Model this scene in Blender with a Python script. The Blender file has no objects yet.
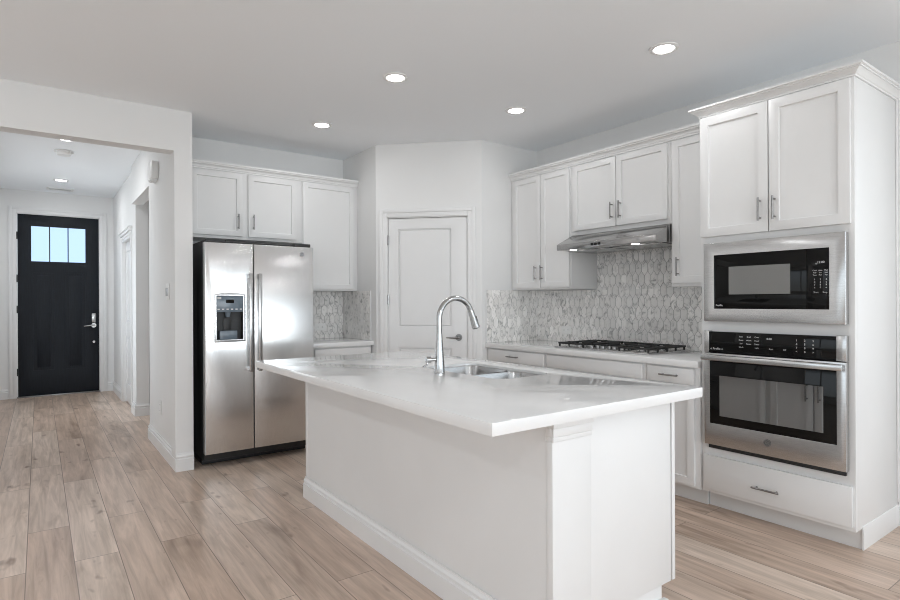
import bpy, bmesh, math, random
from mathutils import Matrix, Vector
random.seed(7)
PI = math.pi
SC = bpy.context.scene
COL = SC.collection

# ------------------------------------------------------------------ camera
cam_data = bpy.data.cameras.new('camera')
cam = bpy.data.objects.new('camera', cam_data)
COL.objects.link(cam)
SC.camera = cam
cam_data.sensor_width = 36.0
cam_data.lens = 36.0 * 563.73 / 900.0
cam_data.shift_y = 1.67 / 900.0
cam_data.clip_start = 0.02
cam.matrix_world = (Matrix.Translation((0, 0, 1.278)) @ Matrix.Rotation(-0.62998, 4, 'Z')
                    @ Matrix.Rotation(PI / 2, 4, 'X') @ Matrix.Rotation(-0.004593, 4, 'Z'))

# ------------------------------------------------------------------ world / light / exposure
world = bpy.data.worlds.new('daylight_sky')
SC.world = world
world.use_nodes = True
wn, wl = world.node_tree.nodes, world.node_tree.links
bg = wn['Background']
tc = wn.new('ShaderNodeTexCoord')
sp = wn.new('ShaderNodeSeparateXYZ')
rp = wn.new('ShaderNodeValToRGB')
rp.color_ramp.elements[0].position = 0.47
rp.color_ramp.elements[0].color = (0.42, 0.43, 0.40, 1)
rp.color_ramp.elements[1].position = 0.53
rp.color_ramp.elements[1].color = (0.80, 0.90, 1.0, 1)
mp = wn.new('ShaderNodeMapRange')
mp.inputs['From Min'].default_value = -1
mp.inputs['From Max'].default_value = 1
wl.new(tc.outputs['Generated'], sp.inputs[0])
wl.new(sp.outputs['Z'], mp.inputs['Value'])
wl.new(mp.outputs['Result'], rp.inputs[0])
wl.new(rp.outputs[0], bg.inputs['Color'])
bg.inputs['Strength'].default_value = 0.8

REAR_Y = -4.1
LEFT_X = -2.7

def area(name, loc, rot, sx, sy, power, col=(1, 1, 1)):
    l = bpy.data.lights.new(name, 'AREA')
    l.shape = 'RECTANGLE'
    l.size, l.size_y = sx, sy
    l.energy = power
    l.color = col
    o = bpy.data.objects.new(name, l)
    COL.objects.link(o)
    o.location = loc
    o.rotation_euler = rot
    return o

# daylight entering by the big windows behind the camera and on the right, plus added fill
area('window_and_fill_light', (0.55, REAR_Y - 0.72, 1.45), (math.radians(114), 0, 0), 6.4, 2.2, 158, (0.90, 0.95, 1.0))
area('window_and_fill_light', (4.27, -1.42, 1.60), (math.radians(97), 0, PI / 2), 4.2, 1.9, 14, (0.90, 0.95, 1.0))
area('window_and_fill_light', (LEFT_X - 0.62, -0.1, 1.45), (math.radians(110), 0, -PI / 2), 5.4, 2.0, 20, (0.90, 0.95, 1.0))  # fill light added outside the made-up windows of the left wall
area('window_and_fill_light', (-0.82, 7.45, 1.45), (PI / 2, 0, -PI / 2), 2.0, 1.5, 16, (0.90, 0.95, 1.0))  # fill light added for the hall, behind an unseen made-up window

vs = SC.view_settings
SC.display_settings.display_device = 'sRGB'
vs.view_transform = 'Standard'
vs.look = 'None'
vs.gamma = 1.0
vs.use_curve_mapping = False
vs.exposure = 0.79
SC.cycles.max_bounces = 12
SC.cycles.diffuse_bounces = 8
SC.cycles.glossy_bounces = 6
SC.cycles.transparent_max_bounces = 8
SC.cycles.caustics_reflective = False
SC.cycles.sample_clamp_indirect = 6.0
SC.cycles.filter_width = 1.0

# ------------------------------------------------------------------ materials
def new_mat(name, col, rough=0.5, metal=0.0, spec=0.5):
    m = bpy.data.materials.new(name)
    m.use_nodes = True
    b = m.node_tree.nodes['Principled BSDF']
    b.inputs['Base Color'].default_value = (*col, 1)
    b.inputs['Roughness'].default_value = rough
    b.inputs['Metallic'].default_value = metal
    b.inputs['Specular IOR Level'].default_value = spec
    return m

def nd(m, kind, **kw):
    n = m.node_tree.nodes.new(kind)
    for k, v in kw.items():
        n.inputs[k].default_value = v
    return n

def lk(m, a, b):
    m.node_tree.links.new(a, b)

def bsdf(m):
    return m.node_tree.nodes['Principled BSDF']

def add_bump(m, scale, strength, dist=0.002, stretch=None, detail=3):
    t = nd(m, 'ShaderNodeTexCoord')
    mpn = nd(m, 'ShaderNodeMapping')
    if stretch:
        mpn.inputs['Scale'].default_value = stretch
    n = nd(m, 'ShaderNodeTexNoise', Scale=scale, Detail=detail)
    b = nd(m, 'ShaderNodeBump', Strength=strength, Distance=dist)
    lk(m, t.outputs['Object'], mpn.inputs['Vector'])
    lk(m, mpn.outputs[0], n.inputs['Vector'])
    lk(m, n.outputs[0], b.inputs['Height'])
    lk(m, b.outputs[0], bsdf(m).inputs['Normal'])

def tint_noise(m, c1, c2, scale, stretch=None, lo=0.4, hi=0.6, detail=4):
    t = nd(m, 'ShaderNodeTexCoord')
    mpn = nd(m, 'ShaderNodeMapping')
    if stretch:
        mpn.inputs['Scale'].default_value = stretch
    n = nd(m, 'ShaderNodeTexNoise', Scale=scale, Detail=detail)
    r = nd(m, 'ShaderNodeValToRGB')
    r.color_ramp.elements[0].position, r.color_ramp.elements[0].color = lo, (*c1, 1)
    r.color_ramp.elements[1].position, r.color_ramp.elements[1].color = hi, (*c2, 1)
    lk(m, t.outputs['Object'], mpn.inputs['Vector'])
    lk(m, mpn.outputs[0], n.inputs['Vector'])
    lk(m, n.outputs[0], r.inputs[0])
    lk(m, r.outputs[0], bsdf(m).inputs['Base Color'])

M = {}
M['wall'] = new_mat('wall_paint', (0.74, 0.74, 0.735), 0.75, spec=0.3)
tint_noise(M['wall'], (0.76, 0.76, 0.757), (0.78, 0.78, 0.777), 1.5)
add_bump(M['wall'], 180, 0.05, 0.001)
M['ceil'] = new_mat('ceiling_paint', (0.89, 0.915, 0.94), 0.85, spec=0.2)
add_bump(M['ceil'], 140, 0.06, 0.001)
M['trim'] = new_mat('trim_enamel', (0.82, 0.82, 0.82), 0.38)
tint_noise(M['trim'], (0.755, 0.755, 0.755), (0.77, 0.77, 0.77), 3)
M['cab'] = new_mat('cabinet_enamel', (0.84, 0.838, 0.83), 0.36)
tint_noise(M['cab'], (0.745, 0.745, 0.743), (0.765, 0.765, 0.763), 2)
M['quartz'] = new_mat('pale_quartz', (0.84, 0.84, 0.835), 0.035, spec=0.75)
tint_noise(M['quartz'], (0.772, 0.772, 0.772), (0.788, 0.788, 0.786), 9, lo=0.3, hi=0.6)
M['steel'] = new_mat('brushed_steel', (0.58, 0.58, 0.58), 0.24, 1.0)
tint_noise(M['steel'], (0.55, 0.55, 0.55), (0.61, 0.61, 0.61), 40, stretch=(0.6, 0.6, 14))
add_bump(M['steel'], 2.2, 0.035, 0.02, stretch=(0.25, 0.25, 1.6), detail=1)
def aniso(m, amount, rough):
    b = bsdf(m)
    b.inputs['Anisotropic'].default_value = amount
    b.inputs['Roughness'].default_value = rough
    g = nd(m, 'ShaderNodeNewGeometry')
    c = nd(m, 'ShaderNodeVectorMath')
    c.operation = 'CROSS_PRODUCT'
    c.inputs[1].default_value = (0, 0, 1)
    lk(m, g.outputs['True Normal'], c.inputs[0])
    lk(m, c.outputs[0], b.inputs['Tangent'])
M['fridge_steel'] = new_mat('refrigerator_steel', (0.74, 0.74, 0.74), 0.3, 1.0)
tint_noise(M['fridge_steel'], (0.71, 0.71, 0.71), (0.77, 0.77, 0.77), 40, stretch=(14, 14, 0.5))
add_bump(M['fridge_steel'], 2.0, 0.05, 0.02, stretch=(0.35, 0.35, 2.2), detail=1)
aniso(M['fridge_steel'], 0.9, 0.27)
M['hood_steel'] = new_mat('hood_steel', (0.42, 0.415, 0.41), 0.20, 1.0)
tint_noise(M['hood_steel'], (0.39, 0.385, 0.38), (0.45, 0.445, 0.44), 40, stretch=(0.6, 0.6, 14))
M['chrome'] = new_mat('brushed_nickel', (0.6, 0.6, 0.6), 0.22, 1.0)
tint_noise(M['chrome'], (0.45, 0.45, 0.45), (0.50, 0.50, 0.50), 60)
M['pull'] = new_mat('pull_nickel', (0.30, 0.295, 0.29), 0.28, 1.0)
tint_noise(M['pull'], (0.28, 0.275, 0.27), (0.33, 0.325, 0.32), 80)
M['sink'] = new_mat('sink_steel', (0.42, 0.42, 0.42), 0.24, 1.0)
add_bump(M['sink'], 30, 0.05, 0.002, stretch=(1, 8, 1))
M['black_glass'] = new_mat('black_glass', (0.005, 0.005, 0.005), 0.03, spec=0.22)
add_bump(M['black_glass'], 1.0, 0.01, 0.001)
M['oven_window'] = new_mat('oven_window_glass', (0.34, 0.34, 0.34), 0.02, 1.0)
add_bump(M['oven_window'], 1.0, 0.01, 0.001)
M['mw_window'] = new_mat('microwave_mesh_window', (0.055, 0.055, 0.052), 0.05, spec=0.9)
tint_noise(M['mw_window'], (0.15, 0.15, 0.145), (0.17, 0.17, 0.163), 400)
M['black_plastic'] = new_mat('black_plastic', (0.016, 0.016, 0.017), 0.45)
tint_noise(M['black_plastic'], (0.014, 0.014, 0.015), (0.019, 0.019, 0.02), 30)
M['iron'] = new_mat('cast_iron', (0.018, 0.018, 0.018), 0.5)
tint_noise(M['iron'], (0.014, 0.014, 0.014), (0.024, 0.024, 0.024), 90)
M['panel_blue'] = new_mat('dispenser_panel', (0.10, 0.125, 0.15), 0.2)
tint_noise(M['panel_blue'], (0.14, 0.18, 0.22), (0.18, 0.22, 0.26), 12)
M['print'] = new_mat('pale_print', (0.62, 0.62, 0.62), 0.5)
tint_noise(M['print'], (0.58, 0.58, 0.58), (0.66, 0.66, 0.66), 50)
M['badge'] = new_mat('badge_grey', (0.16, 0.16, 0.16), 0.35, 0.6)
tint_noise(M['badge'], (0.15, 0.15, 0.15), (0.18, 0.18, 0.18), 50)
M['plastic'] = new_mat('white_plastic', (0.80, 0.80, 0.79), 0.4)
tint_noise(M['plastic'], (0.79, 0.79, 0.78), (0.81, 0.81, 0.80), 10)
M['slot'] = new_mat('dark_slot', (0.05, 0.05, 0.05), 0.6)
tint_noise(M['slot'], (0.045, 0.045, 0.045), (0.055, 0.055, 0.055), 10)
M['navy'] = new_mat('dark_navy_paint', (0.010, 0.013, 0.019), 0.5, spec=0.25)
tint_noise(M['navy'], (0.006, 0.008, 0.012), (0.008, 0.011, 0.016), 14, stretch=(6, 6, 0.5))
M['toe'] = new_mat('toe_kick_enamel', (0.72, 0.72, 0.715), 0.5)
tint_noise(M['toe'], (0.71, 0.71, 0.705), (0.73, 0.73, 0.725), 3)
def pane_mat(name, col, rough, keep):
    m = bpy.data.materials.new(name)
    m.use_nodes = True
    nt = m.node_tree
    nt.nodes.remove(nt.nodes['Principled BSDF'])
    tr = nd(m, 'ShaderNodeBsdfTransparent', Color=(*col, 1))
    gl = nd(m, 'ShaderNodeBsdfGlossy', Roughness=rough)
    fr = nd(m, 'ShaderNodeLayerWeight', Blend=0.08)
    n = nd(m, 'ShaderNodeTexNoise', Scale=1.5)
    bp = nd(m, 'ShaderNodeBump', Strength=0.02, Distance=0.002)
    mx = nd(m, 'ShaderNodeMixShader')
    lk(m, n.outputs[0], bp.inputs['Height'])
    lk(m, bp.outputs[0], gl.inputs['Normal'])
    lk(m, fr.outputs['Facing'], mx.inputs[0])
    lk(m, tr.outputs[0], mx.inputs[1])
    lk(m, gl.outputs[0], mx.inputs[2])
    lk(m, mx.outputs[0], nt.nodes['Material Output'].inputs['Surface'])
    return m
M['pane'] = pane_mat('clear_pane', (0.97, 0.98, 0.98), 0.02, 1)
M['glass'] = pane_mat('front_door_pane', (0.78, 0.87, 1.0), 0.15, 1)

def lamp_mat(strength):
    m = bpy.data.materials.new('lamp_lens')
    m.use_nodes = True
    b = bsdf(m)
    b.inputs['Base Color'].default_value = (0.9, 0.9, 0.9, 1)
    b.inputs['Emission Color'].default_value = (1.0, 0.98, 0.95, 1)
    b.inputs['Emission Strength'].default_value = strength
    n = nd(m, 'ShaderNodeTexNoise', Scale=40)
    r = nd(m, 'ShaderNodeMapRange')
    r.inputs['To Min'].default_value = 0.85
    r.inputs['To Max'].default_value = 0.95
    lk(m, n.outputs[0], r.inputs[0])
    lk(m, r.outputs[0], b.inputs['Base Color'])
    return m
M['lens'] = lamp_mat(9.0)
M['hood_lens'] = lamp_mat(3.0)

def wood_floor():
    m = new_mat('oak_plank_floor', (0.3, 0.25, 0.2), 0.33, spec=0.45)
    t = nd(m, 'ShaderNodeTexCoord')
    mpn = nd(m, 'ShaderNodeMapping')
    mpn.inputs['Rotation'].default_value = (0, 0, PI / 2)
    mpn.inputs['Location'].default_value = (0.31, 0.055, 0)
    br = nd(m, 'ShaderNodeTexBrick', Scale=1.0)
    br.inputs['Color1'].default_value = (0, 0, 0, 1)
    br.inputs['Color2'].default_value = (1, 1, 1, 1)
    br.inputs['Mortar'].default_value = (0.5, 0.5, 0.5, 1)
    br.inputs['Mortar Size'].default_value = 0.0022
    br.inputs['Mortar Smooth'].default_value = 0.2
    br.inputs['Brick Width'].default_value = 1.52
    br.inputs['Row Height'].default_value = 0.192
    br.offset = 0.37
    br.offset_frequency = 2
    lk(m, t.outputs['Object'], mpn.inputs['Vector'])
    lk(m, mpn.outputs[0], br.inputs['Vector'])
    # grain coordinates: stretched along the planks, shifted plank by plank
    comb = nd(m, 'ShaderNodeCombineXYZ')
    mul = nd(m, 'ShaderNodeMath')
    mul.operation = 'MULTIPLY'
    mul.inputs[1].default_value = 37.0
    lk(m, br.outputs['Color'], mul.inputs[0])
    lk(m, mul.outputs[0], comb.inputs['Z'])
    lk(m, mul.outputs[0], comb.inputs['Y'])
    add = nd(m, 'ShaderNodeVectorMath')
    lk(m, t.outputs['Object'], add.inputs[0])
    lk(m, comb.outputs[0], add.inputs[1])
    m1 = nd(m, 'ShaderNodeMapping')
    m1.inputs['Scale'].default_value = (26, 1.6, 1)
    lk(m, add.outputs[0], m1.inputs['Vector'])
    n1 = nd(m, 'ShaderNodeTexNoise', Scale=1.0, Detail=7, Roughness=0.62, Distortion=0.6)
    lk(m, m1.outputs[0], n1.inputs['Vector'])
    m2 = nd(m, 'ShaderNodeMapping')
    m2.inputs['Scale'].default_value = (5.5, 1.1, 1)
    lk(m, add.outputs[0], m2.inputs['Vector'])
    n2 = nd(m, 'ShaderNodeTexNoise', Scale=1.0, Detail=3, Roughness=0.55, Distortion=0.8)
    lk(m, m2.outputs[0], n2.inputs['Vector'])
    # plank base tone
    r0 = nd(m, 'ShaderNodeValToRGB')
    e = r0.color_ramp.elements
    e[0].position, e[0].color = 0.0, (0.535, 0.405, 0.320, 1)
    e[1].position, e[1].color = 1.0, (0.665, 0.545, 0.455, 1)
    q = e.new(0.5)
    q.color = (0.605, 0.475, 0.388, 1)
    lk(m, br.outputs['Color'], r0.inputs[0])
    # fine grain
    r1 = nd(m, 'ShaderNodeValToRGB')
    e = r1.color_ramp.elements
    e[0].position, e[0].color = 0.32, (0.68, 0.66, 0.64, 1)
    e[1].position, e[1].color = 0.66, (1.08, 1.08, 1.08, 1)
    lk(m, n1.outputs[0], r1.inputs[0])
    mx = nd(m, 'ShaderNodeMix')
    mx.data_type = 'RGBA'
    mx.blend_type = 'MULTIPLY'
    mx.inputs['Factor'].default_value = 1.0
    lk(m, r0.outputs[0], mx.inputs[6])
    lk(m, r1.outputs[0], mx.inputs[7])
    # broad cloudy variation and knots
    r2 = nd(m, 'ShaderNodeValToRGB')
    e = r2.color_ramp.elements
    e[0].position, e[0].color = 0.27, (0.62, 0.58, 0.55, 1)
    e[1].position, e[1].color = 0.62, (1.06, 1.06, 1.07, 1)
    q = e.new(0.40)
    q.color = (0.93, 0.92, 0.91, 1)
    lk(m, n2.outputs[0], r2.inputs[0])
    mx2 = nd(m, 'ShaderNodeMix')
    mx2.data_type = 'RGBA'
    mx2.blend_type = 'MULTIPLY'
    mx2.inputs['Factor'].default_value = 1.0
    lk(m, mx.outputs[2], mx2.inputs[6])
    lk(m, r2.outputs[0], mx2.inputs[7])
    # small dark knots
    m3 = nd(m, 'ShaderNodeMapping')
    m3.inputs['Scale'].default_value = (13, 5.0, 1)
    lk(m, add.outputs[0], m3.inputs['Vector'])
    n3 = nd(m, 'ShaderNodeTexNoise', Scale=1.0, Detail=2, Roughness=0.5)
    lk(m, m3.outputs[0], n3.inputs['Vector'])
    r3 = nd(m, 'ShaderNodeValToRGB')
    e = r3.color_ramp.elements
    e[0].position, e[0].color = 0.22, (0.50, 0.45, 0.42, 1)
    e[1].position, e[1].color = 0.335, (1, 1, 1, 1)
    lk(m, n3.outputs[0], r3.inputs[0])
    mx4 = nd(m, 'ShaderNodeMix')
    mx4.data_type = 'RGBA'
    mx4.blend_type = 'MULTIPLY'
    mx4.inputs['Factor'].default_value = 1.0
    lk(m, mx2.outputs[2], mx4.inputs[6])
    lk(m, r3.outputs[0], mx4.inputs[7])
    mx2 = mx4
    # joints
    mx3 = nd(m, 'ShaderNodeMix')
    mx3.data_type = 'RGBA'
    mx3.inputs[7].default_value = (0.13, 0.10, 0.08, 1)
    fm = nd(m, 'ShaderNodeMath')
    fm.operation = 'MULTIPLY'
    fm.inputs[1].default_value = 0.75
    lk(m, br.outputs['Fac'], fm.inputs[0])
    lk(m, fm.outputs[0], mx3.inputs['Factor'])
    lk(m, mx2.outputs[2], mx3.inputs[6])
    lk(m, mx3.outputs[2], bsdf(m).inputs['Base Color'])
    b = nd(m, 'ShaderNodeBump', Strength=0.12, Distance=0.001)
    lk(m, n1.outputs[0], b.inputs['Height'])
    lk(m, b.outputs[0], bsdf(m).inputs['Normal'])
    return m
M['floor'] = wood_floor()

def marble_tile():
    m = new_mat('marble_picket_tile', (0.5, 0.5, 0.5), 0.28)
    at = nd(m, 'ShaderNodeAttribute')
    at.attribute_name = 'tile'
    t = nd(m, 'ShaderNodeTexCoord')
    cb = nd(m, 'ShaderNodeVectorMath')
    cb.operation = 'MULTIPLY_ADD'
    cb.inputs[1].default_value = (9, 7, 13)
    lk(m, at.outputs['Color'], cb.inputs[0])
    lk(m, t.outputs['Object'], cb.inputs[2])
    n = nd(m, 'ShaderNodeTexNoise', Scale=13.0, Detail=5, Roughness=0.6, Distortion=1.6)
    lk(m, cb.outputs[0], n.inputs['Vector'])
    r = nd(m, 'ShaderNodeValToRGB')
    e = r.color_ramp.elements
    e[0].position, e[0].color = 0.33, (0.47, 0.465, 0.455, 1)
    e[1].position, e[1].color = 0.60, (0.92, 0.905, 0.885, 1)
    q = e.new(0.46)
    q.color = (0.86, 0.845, 0.825, 1)
    lk(m, n.outputs[0], r.inputs[0])
    mr = nd(m, 'ShaderNodeMapRange')
    mr.inputs['To Min'].default_value = 0.88
    mr.inputs['To Max'].default_value = 1.06
    sx = nd(m, 'ShaderNodeSeparateColor')
    lk(m, at.outputs['Color'], sx.inputs[0])
    lk(m, sx.outputs[0], mr.inputs[0])
    mx = nd(m, 'ShaderNodeMix')
    mx.data_type = 'RGBA'
    mx.blend_type = 'MULTIPLY'
    mx.inputs['Factor'].default_value = 1.0
    lk(m, r.outputs[0], mx.inputs[6])
    lk(m, mr.outputs[0], mx.inputs[7])
    lk(m, mx.outputs[2], bsdf(m).inputs['Base Color'])
    return m
M['tile'] = marble_tile()
M['grout'] = new_mat('grey_grout', (0.23, 0.225, 0.22), 0.8)
tint_noise(M['grout'], (0.22, 0.215, 0.21), (0.26, 0.255, 0.25), 30)

# ------------------------------------------------------------------ mesh helpers
WM = {}   # object name -> world matrix of a parent thing

class MB:
    """Collects shapes in world space (through an optional frame) into one mesh."""
    def __init__(self, frame=None):
        self.bm = bmesh.new()
        self.F = frame or Matrix.Identity(4)

    def _take(self, t):
        t.transform(self.F)
        me = bpy.data.meshes.new('tmp')
        t.to_mesh(me)
        t.free()
        self.bm.from_mesh(me)
        bpy.data.meshes.remove(me)

    def box(self, x0, x1, y0, y1, z0, z1, bev=0.0, seg=2, edges=None):
        t = bmesh.new()
        bmesh.ops.create_cube(t, size=1.0)
        for v in t.verts:
            v.co = Vector(((x0 + x1) / 2 + v.co.x * (x1 - x0), (y0 + y1) / 2 + v.co.y * (y1 - y0),
                           (z0 + z1) / 2 + v.co.z * (z1 - z0)))
        if bev > 0:
            ed = list(t.edges) if edges is None else [e for e in t.edges if edges(e)]
            bmesh.ops.bevel(t, geom=ed, offset=bev, segments=seg, profile=0.5, affect='EDGES')
        self._take(t)
        return self

    def cyl(self, p0, p1, r, seg=20, r2=None):
        p0, p1 = Vector(p0), Vector(p1)
        seg = max(seg, 16)
        t = bmesh.new()
        bmesh.ops.create_cone(t, cap_ends=True, segments=seg, radius1=r, radius2=r if r2 is None else r2,
                              depth=(p1 - p0).length)
        q = (p1 - p0).to_track_quat('Z', 'Y').to_matrix().to_4x4()
        t.transform(Matrix.Translation((p0 + p1) / 2) @ q)
        self._take(t)
        return self

    def tube(self, pts, radii, seg=16):
        pts = [Vector(p) for p in pts]
        seg = max(seg, 16)
        if not isinstance(radii, (list, tuple)):
            radii = [radii] * len(pts)
        t = bmesh.new()
        rings = []
        ref = None
        for i, p in enumerate(pts):
            d = (pts[min(i + 1, len(pts) - 1)] - pts[max(i - 1, 0)]).normalized()
            if ref is None:
                ref = Vector((0, 1, 0)) if abs(d.y) < 0.9 else Vector((1, 0, 0))
            a = (ref - d * ref.dot(d)).normalized()
            ref = a
            b = d.cross(a)
            rings.append([t.verts.new(p + (a * math.cos(2 * PI * k / seg) + b * math.sin(2 * PI * k / seg)) * radii[i])
                          for k in range(seg)])
        for i in range(len(rings) - 1):
            for k in range(seg):
                t.faces.new((rings[i][k], rings[i][(k + 1) % seg], rings[i + 1][(k + 1) % seg], rings[i + 1][k]))
        t.faces.new(rings[0][::-1])
        t.faces.new(rings[-1])
        self._take(t)
        return self

    def lathe(self, prof, c, seg=32, axis='Z'):
        t = bmesh.new()
        rings = []
        for r, z in prof:
            if r < 1e-6:
                rings.append([t.verts.new((0, 0, z))])
            else:
                rings.append([t.verts.new((r * math.cos(2 * PI * k / seg), r * math.sin(2 * PI * k / seg), z))
                              for k in range(seg)])
        for a, b in zip(rings, rings[1:]):
            for k in range(seg):
                q = (k + 1) % seg
                if len(a) == 1 and len(b) == 1:
                    continue
                if len(a) == 1:
                    t.faces.new((a[0], b[q], b[k]))
                elif len(b) == 1:
                    t.faces.new((a[k], a[q], b[0]))
                else:
                    t.faces.new((a[k], a[q], b[q], b[k]))
        R = Matrix.Identity(4)
        if axis == '-Y':
            R = Matrix.Rotation(PI / 2, 4, 'X')
        t.transform(Matrix.Translation(c) @ R)
        bmesh.ops.recalc_face_normals(t, faces=t.faces)
        self._take(t)
        return self

    def prism(self, poly, axis, a0, a1, bev=0.0):
        """poly in the two other axes; axis X -> (y,z), Y -> (x,z), Z -> (x,y)."""
        t = bmesh.new()
        def mk(u, v, a):
            return {'X': (a, u, v), 'Y': (u, a, v), 'Z': (u, v, a)}[axis]
        A = [t.verts.new(mk(u, v, a0)) for u, v in poly]
        B = [t.verts.new(mk(u, v, a1)) for u, v in poly]
        n = len(poly)
        t.faces.new(A)
        t.faces.new(B[::-1])
        for i in range(n):
            t.faces.new((A[i], B[i], B[(i + 1) % n], A[(i + 1) % n]))
        bmesh.ops.recalc_face_normals(t, faces=t.faces)
        if bev > 0:
            bmesh.ops.bevel(t, geom=list(t.edges), offset=bev, segments=2, profile=0.5, affect='EDGES')
        self._take(t)
        return self

    def sweep(self, path, prof, side=1, closed=False):
        """path: 2D floor points; prof: (out, z) outline; out is to the right of travel when side = 1."""
        t = bmesh.new()
        P = [Vector(p) for p in path]
        n = len(P)
        rings = []
        for i in range(n):
            ds = []
            if i > 0 or closed:
                ds.append((P[i] - P[i - 1]).normalized())
            if i < n - 1 or closed:
                ds.append((P[(i + 1) % n] - P[i]).normalized())
            ns = [Vector((d.y, -d.x)) * side for d in ds]
            m = ns[0] if len(ns) == 1 else (ns[0] + ns[1]).normalized()
            k = 1.0 / max(0.2, m.dot(ns[0]))
            rings.append([t.verts.new((P[i].x + m.x * o * k, P[i].y + m.y * o * k, z)) for o, z in prof])
        L = len(prof)
        for i in range(n if closed else n - 1):
            a, b = rings[i], rings[(i + 1) % n]
            for k in range(L):
                t.faces.new((a[k], a[(k + 1) % L], b[(k + 1) % L], b[k]))
        if not closed:
            t.faces.new(rings[0])
            t.faces.new(rings[-1][::-1])
        bmesh.ops.recalc_face_normals(t, faces=t.faces)
        self._take(t)
        return self

    def plate(self, outer, holes, z0, z1, bev=0.0):
        """Flat plate in local XY with holes, between z0 and z1."""
        t = bmesh.new()
        loops = [outer] + list(holes)
        es = []
        for lp in loops:
            vs_ = [t.verts.new((x, y, z0)) for x, y in lp]
            for i in range(len(vs_)):
                es.append(t.edges.new((vs_[i], vs_[(i + 1) % len(vs_)])))
        bmesh.ops.triangle_fill(t, edges=es, use_beauty=True, use_dissolve=False)
        def inside(px, py, lp):
            c = False
            for i in range(len(lp)):
                (xa, ya), (xb, yb) = lp[i], lp[i - 1]
                if (ya > py) != (yb > py) and px < (xb - xa) * (py - ya) / (yb - ya) + xa:
                    c = not c
            return c
        bad = [f for f in t.faces if any(inside(f.calc_center_median().x, f.calc_center_median().y, h) for h in holes)]
        if bad:
            print('PLATE', len(bad), 'of', len(t.faces))
            bmesh.ops.delete(t, geom=bad, context='FACES_ONLY')
        r = bmesh.ops.extrude_face_region(t, geom=list(t.faces))
        for v in r['geom']:
            if isinstance(v, bmesh.types.BMVert):
                v.co.z = z1
        bmesh.ops.recalc_face_normals(t, faces=t.faces)
        if bev > 0:
            ed = [e for e in t.edges if len(e.link_faces) == 2 and e.calc_face_angle(0) > 1.0
                  and abs(e.verts[0].co.z - e.verts[1].co.z) < 1e-6]
            bmesh.ops.bevel(t, geom=ed, offset=bev, segments=2, profile=0.5, affect='EDGES')
        self._take(t)
        return self

    def shaker(self, x0, x1, z0, z1, yf, th=0.02, rail=0.064, rec=0.0105, bead=0.004):
        """Panelled door: front at y = yf, going back by th."""
        t = bmesh.new()
        bmesh.ops.create_cube(t, size=1.0)
        for v in t.verts:
            v.co = Vector(((x0 + x1) / 2 + v.co.x * (x1 - x0), yf + th / 2 + v.co.y * th,
                           (z0 + z1) / 2 + v.co.z * (z1 - z0)))
        t.faces.ensure_lookup_table()
        bmesh.ops.bevel(t, geom=list(t.edges), offset=0.0018, segments=2, profile=0.5, affect='EDGES')
        t.normal_update()
        f = max((q for q in t.faces if q.normal.y < -0.9), key=lambda q: q.calc_area())
        bmesh.ops.inset_region(t, faces=[f], thickness=rail, depth=0)
        f = max((q for q in t.faces if q.normal.y < -0.99 and abs(q.calc_center_median().x - (x0 + x1) / 2) < 0.01
                 and abs(q.calc_center_median().z - (z0 + z1) / 2) < 0.01), key=lambda q: q.calc_area())
        bmesh.ops.inset_region(t, faces=[f], thickness=bead, depth=-rec)
        self._take(t)
        return self

    def pull(self, x, z, vert, length=0.15, yf=-0.02, r=0.0055, off=0.03):
        h = length / 2
        if vert:
            self.cyl((x, yf - off, z - h), (x, yf - off, z + h), r, 12)
            for s in (-1, 1):
                self.cyl((x, yf, z + s * h * 0.74), (x, yf - off, z + s * h * 0.74), r * 0.85, 10)
        else:
            self.cyl((x - h, yf - off, z), (x + h, yf - off, z), r, 12)
            for s in (-1, 1):
                self.cyl((x + s * h * 0.74, yf, z), (x + s * h * 0.74, yf - off, z), r * 0.85, 10)
        return self

    def build(self, name, mats, parent=None, angle=25):
        if not isinstance(mats, (list, tuple)):
            mats = [mats]
        root = parent
        while root is not None and root.parent is not None:
            root = root.parent
        if root is not None and root.name in WM:
            self.bm.transform(WM[root.name].inverted())
        me = bpy.data.meshes.new(name)
        self.bm.to_mesh(me)
        self.bm.free()
        for m in mats:
            me.materials.append(m)
        me.polygons.foreach_set('use_smooth', [True] * len(me.polygons))
        me.set_sharp_from_angle(angle=math.radians(angle))
        o = bpy.data.objects.new(name, me)
        COL.objects.link(o)
        if parent is not None:
            o.parent = parent
        return o

def thing(name, label, cat, loc, rotz=0.0, group=None):
    o = bpy.data.objects.new(name, None)
    COL.objects.link(o)
    o.empty_display_size = 0.1
    o.location = loc
    o.rotation_euler = (0, 0, rotz)
    o['label'] = label
    o['category'] = cat
    if group:
        o['group'] = group
    WM[o.name] = Matrix.Translation(loc) @ Matrix.Rotation(rotz, 4, 'Z')
    return o

def tag(o, label, cat, group=None):
    o['label'] = label
    o['category'] = cat
    if group:
        o['group'] = group
    return o

def struct_root(name, loc, rotz=0.0):
    o = bpy.data.objects.new(name, None)
    COL.objects.link(o)
    o.empty_display_size = 0.1
    o.location = loc
    o.rotation_euler = (0, 0, rotz)
    o['kind'] = 'structure'
    WM[o.name] = Matrix.Translation(loc) @ Matrix.Rotation(rotz, 4, 'Z')
    return o

def struct(o):
    o['kind'] = 'structure'
    return o

def frame(x, y, rotz, z=0.0):
    return Matrix.Translation((x, y, z)) @ Matrix.Rotation(rotz, 4, 'Z')

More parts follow.
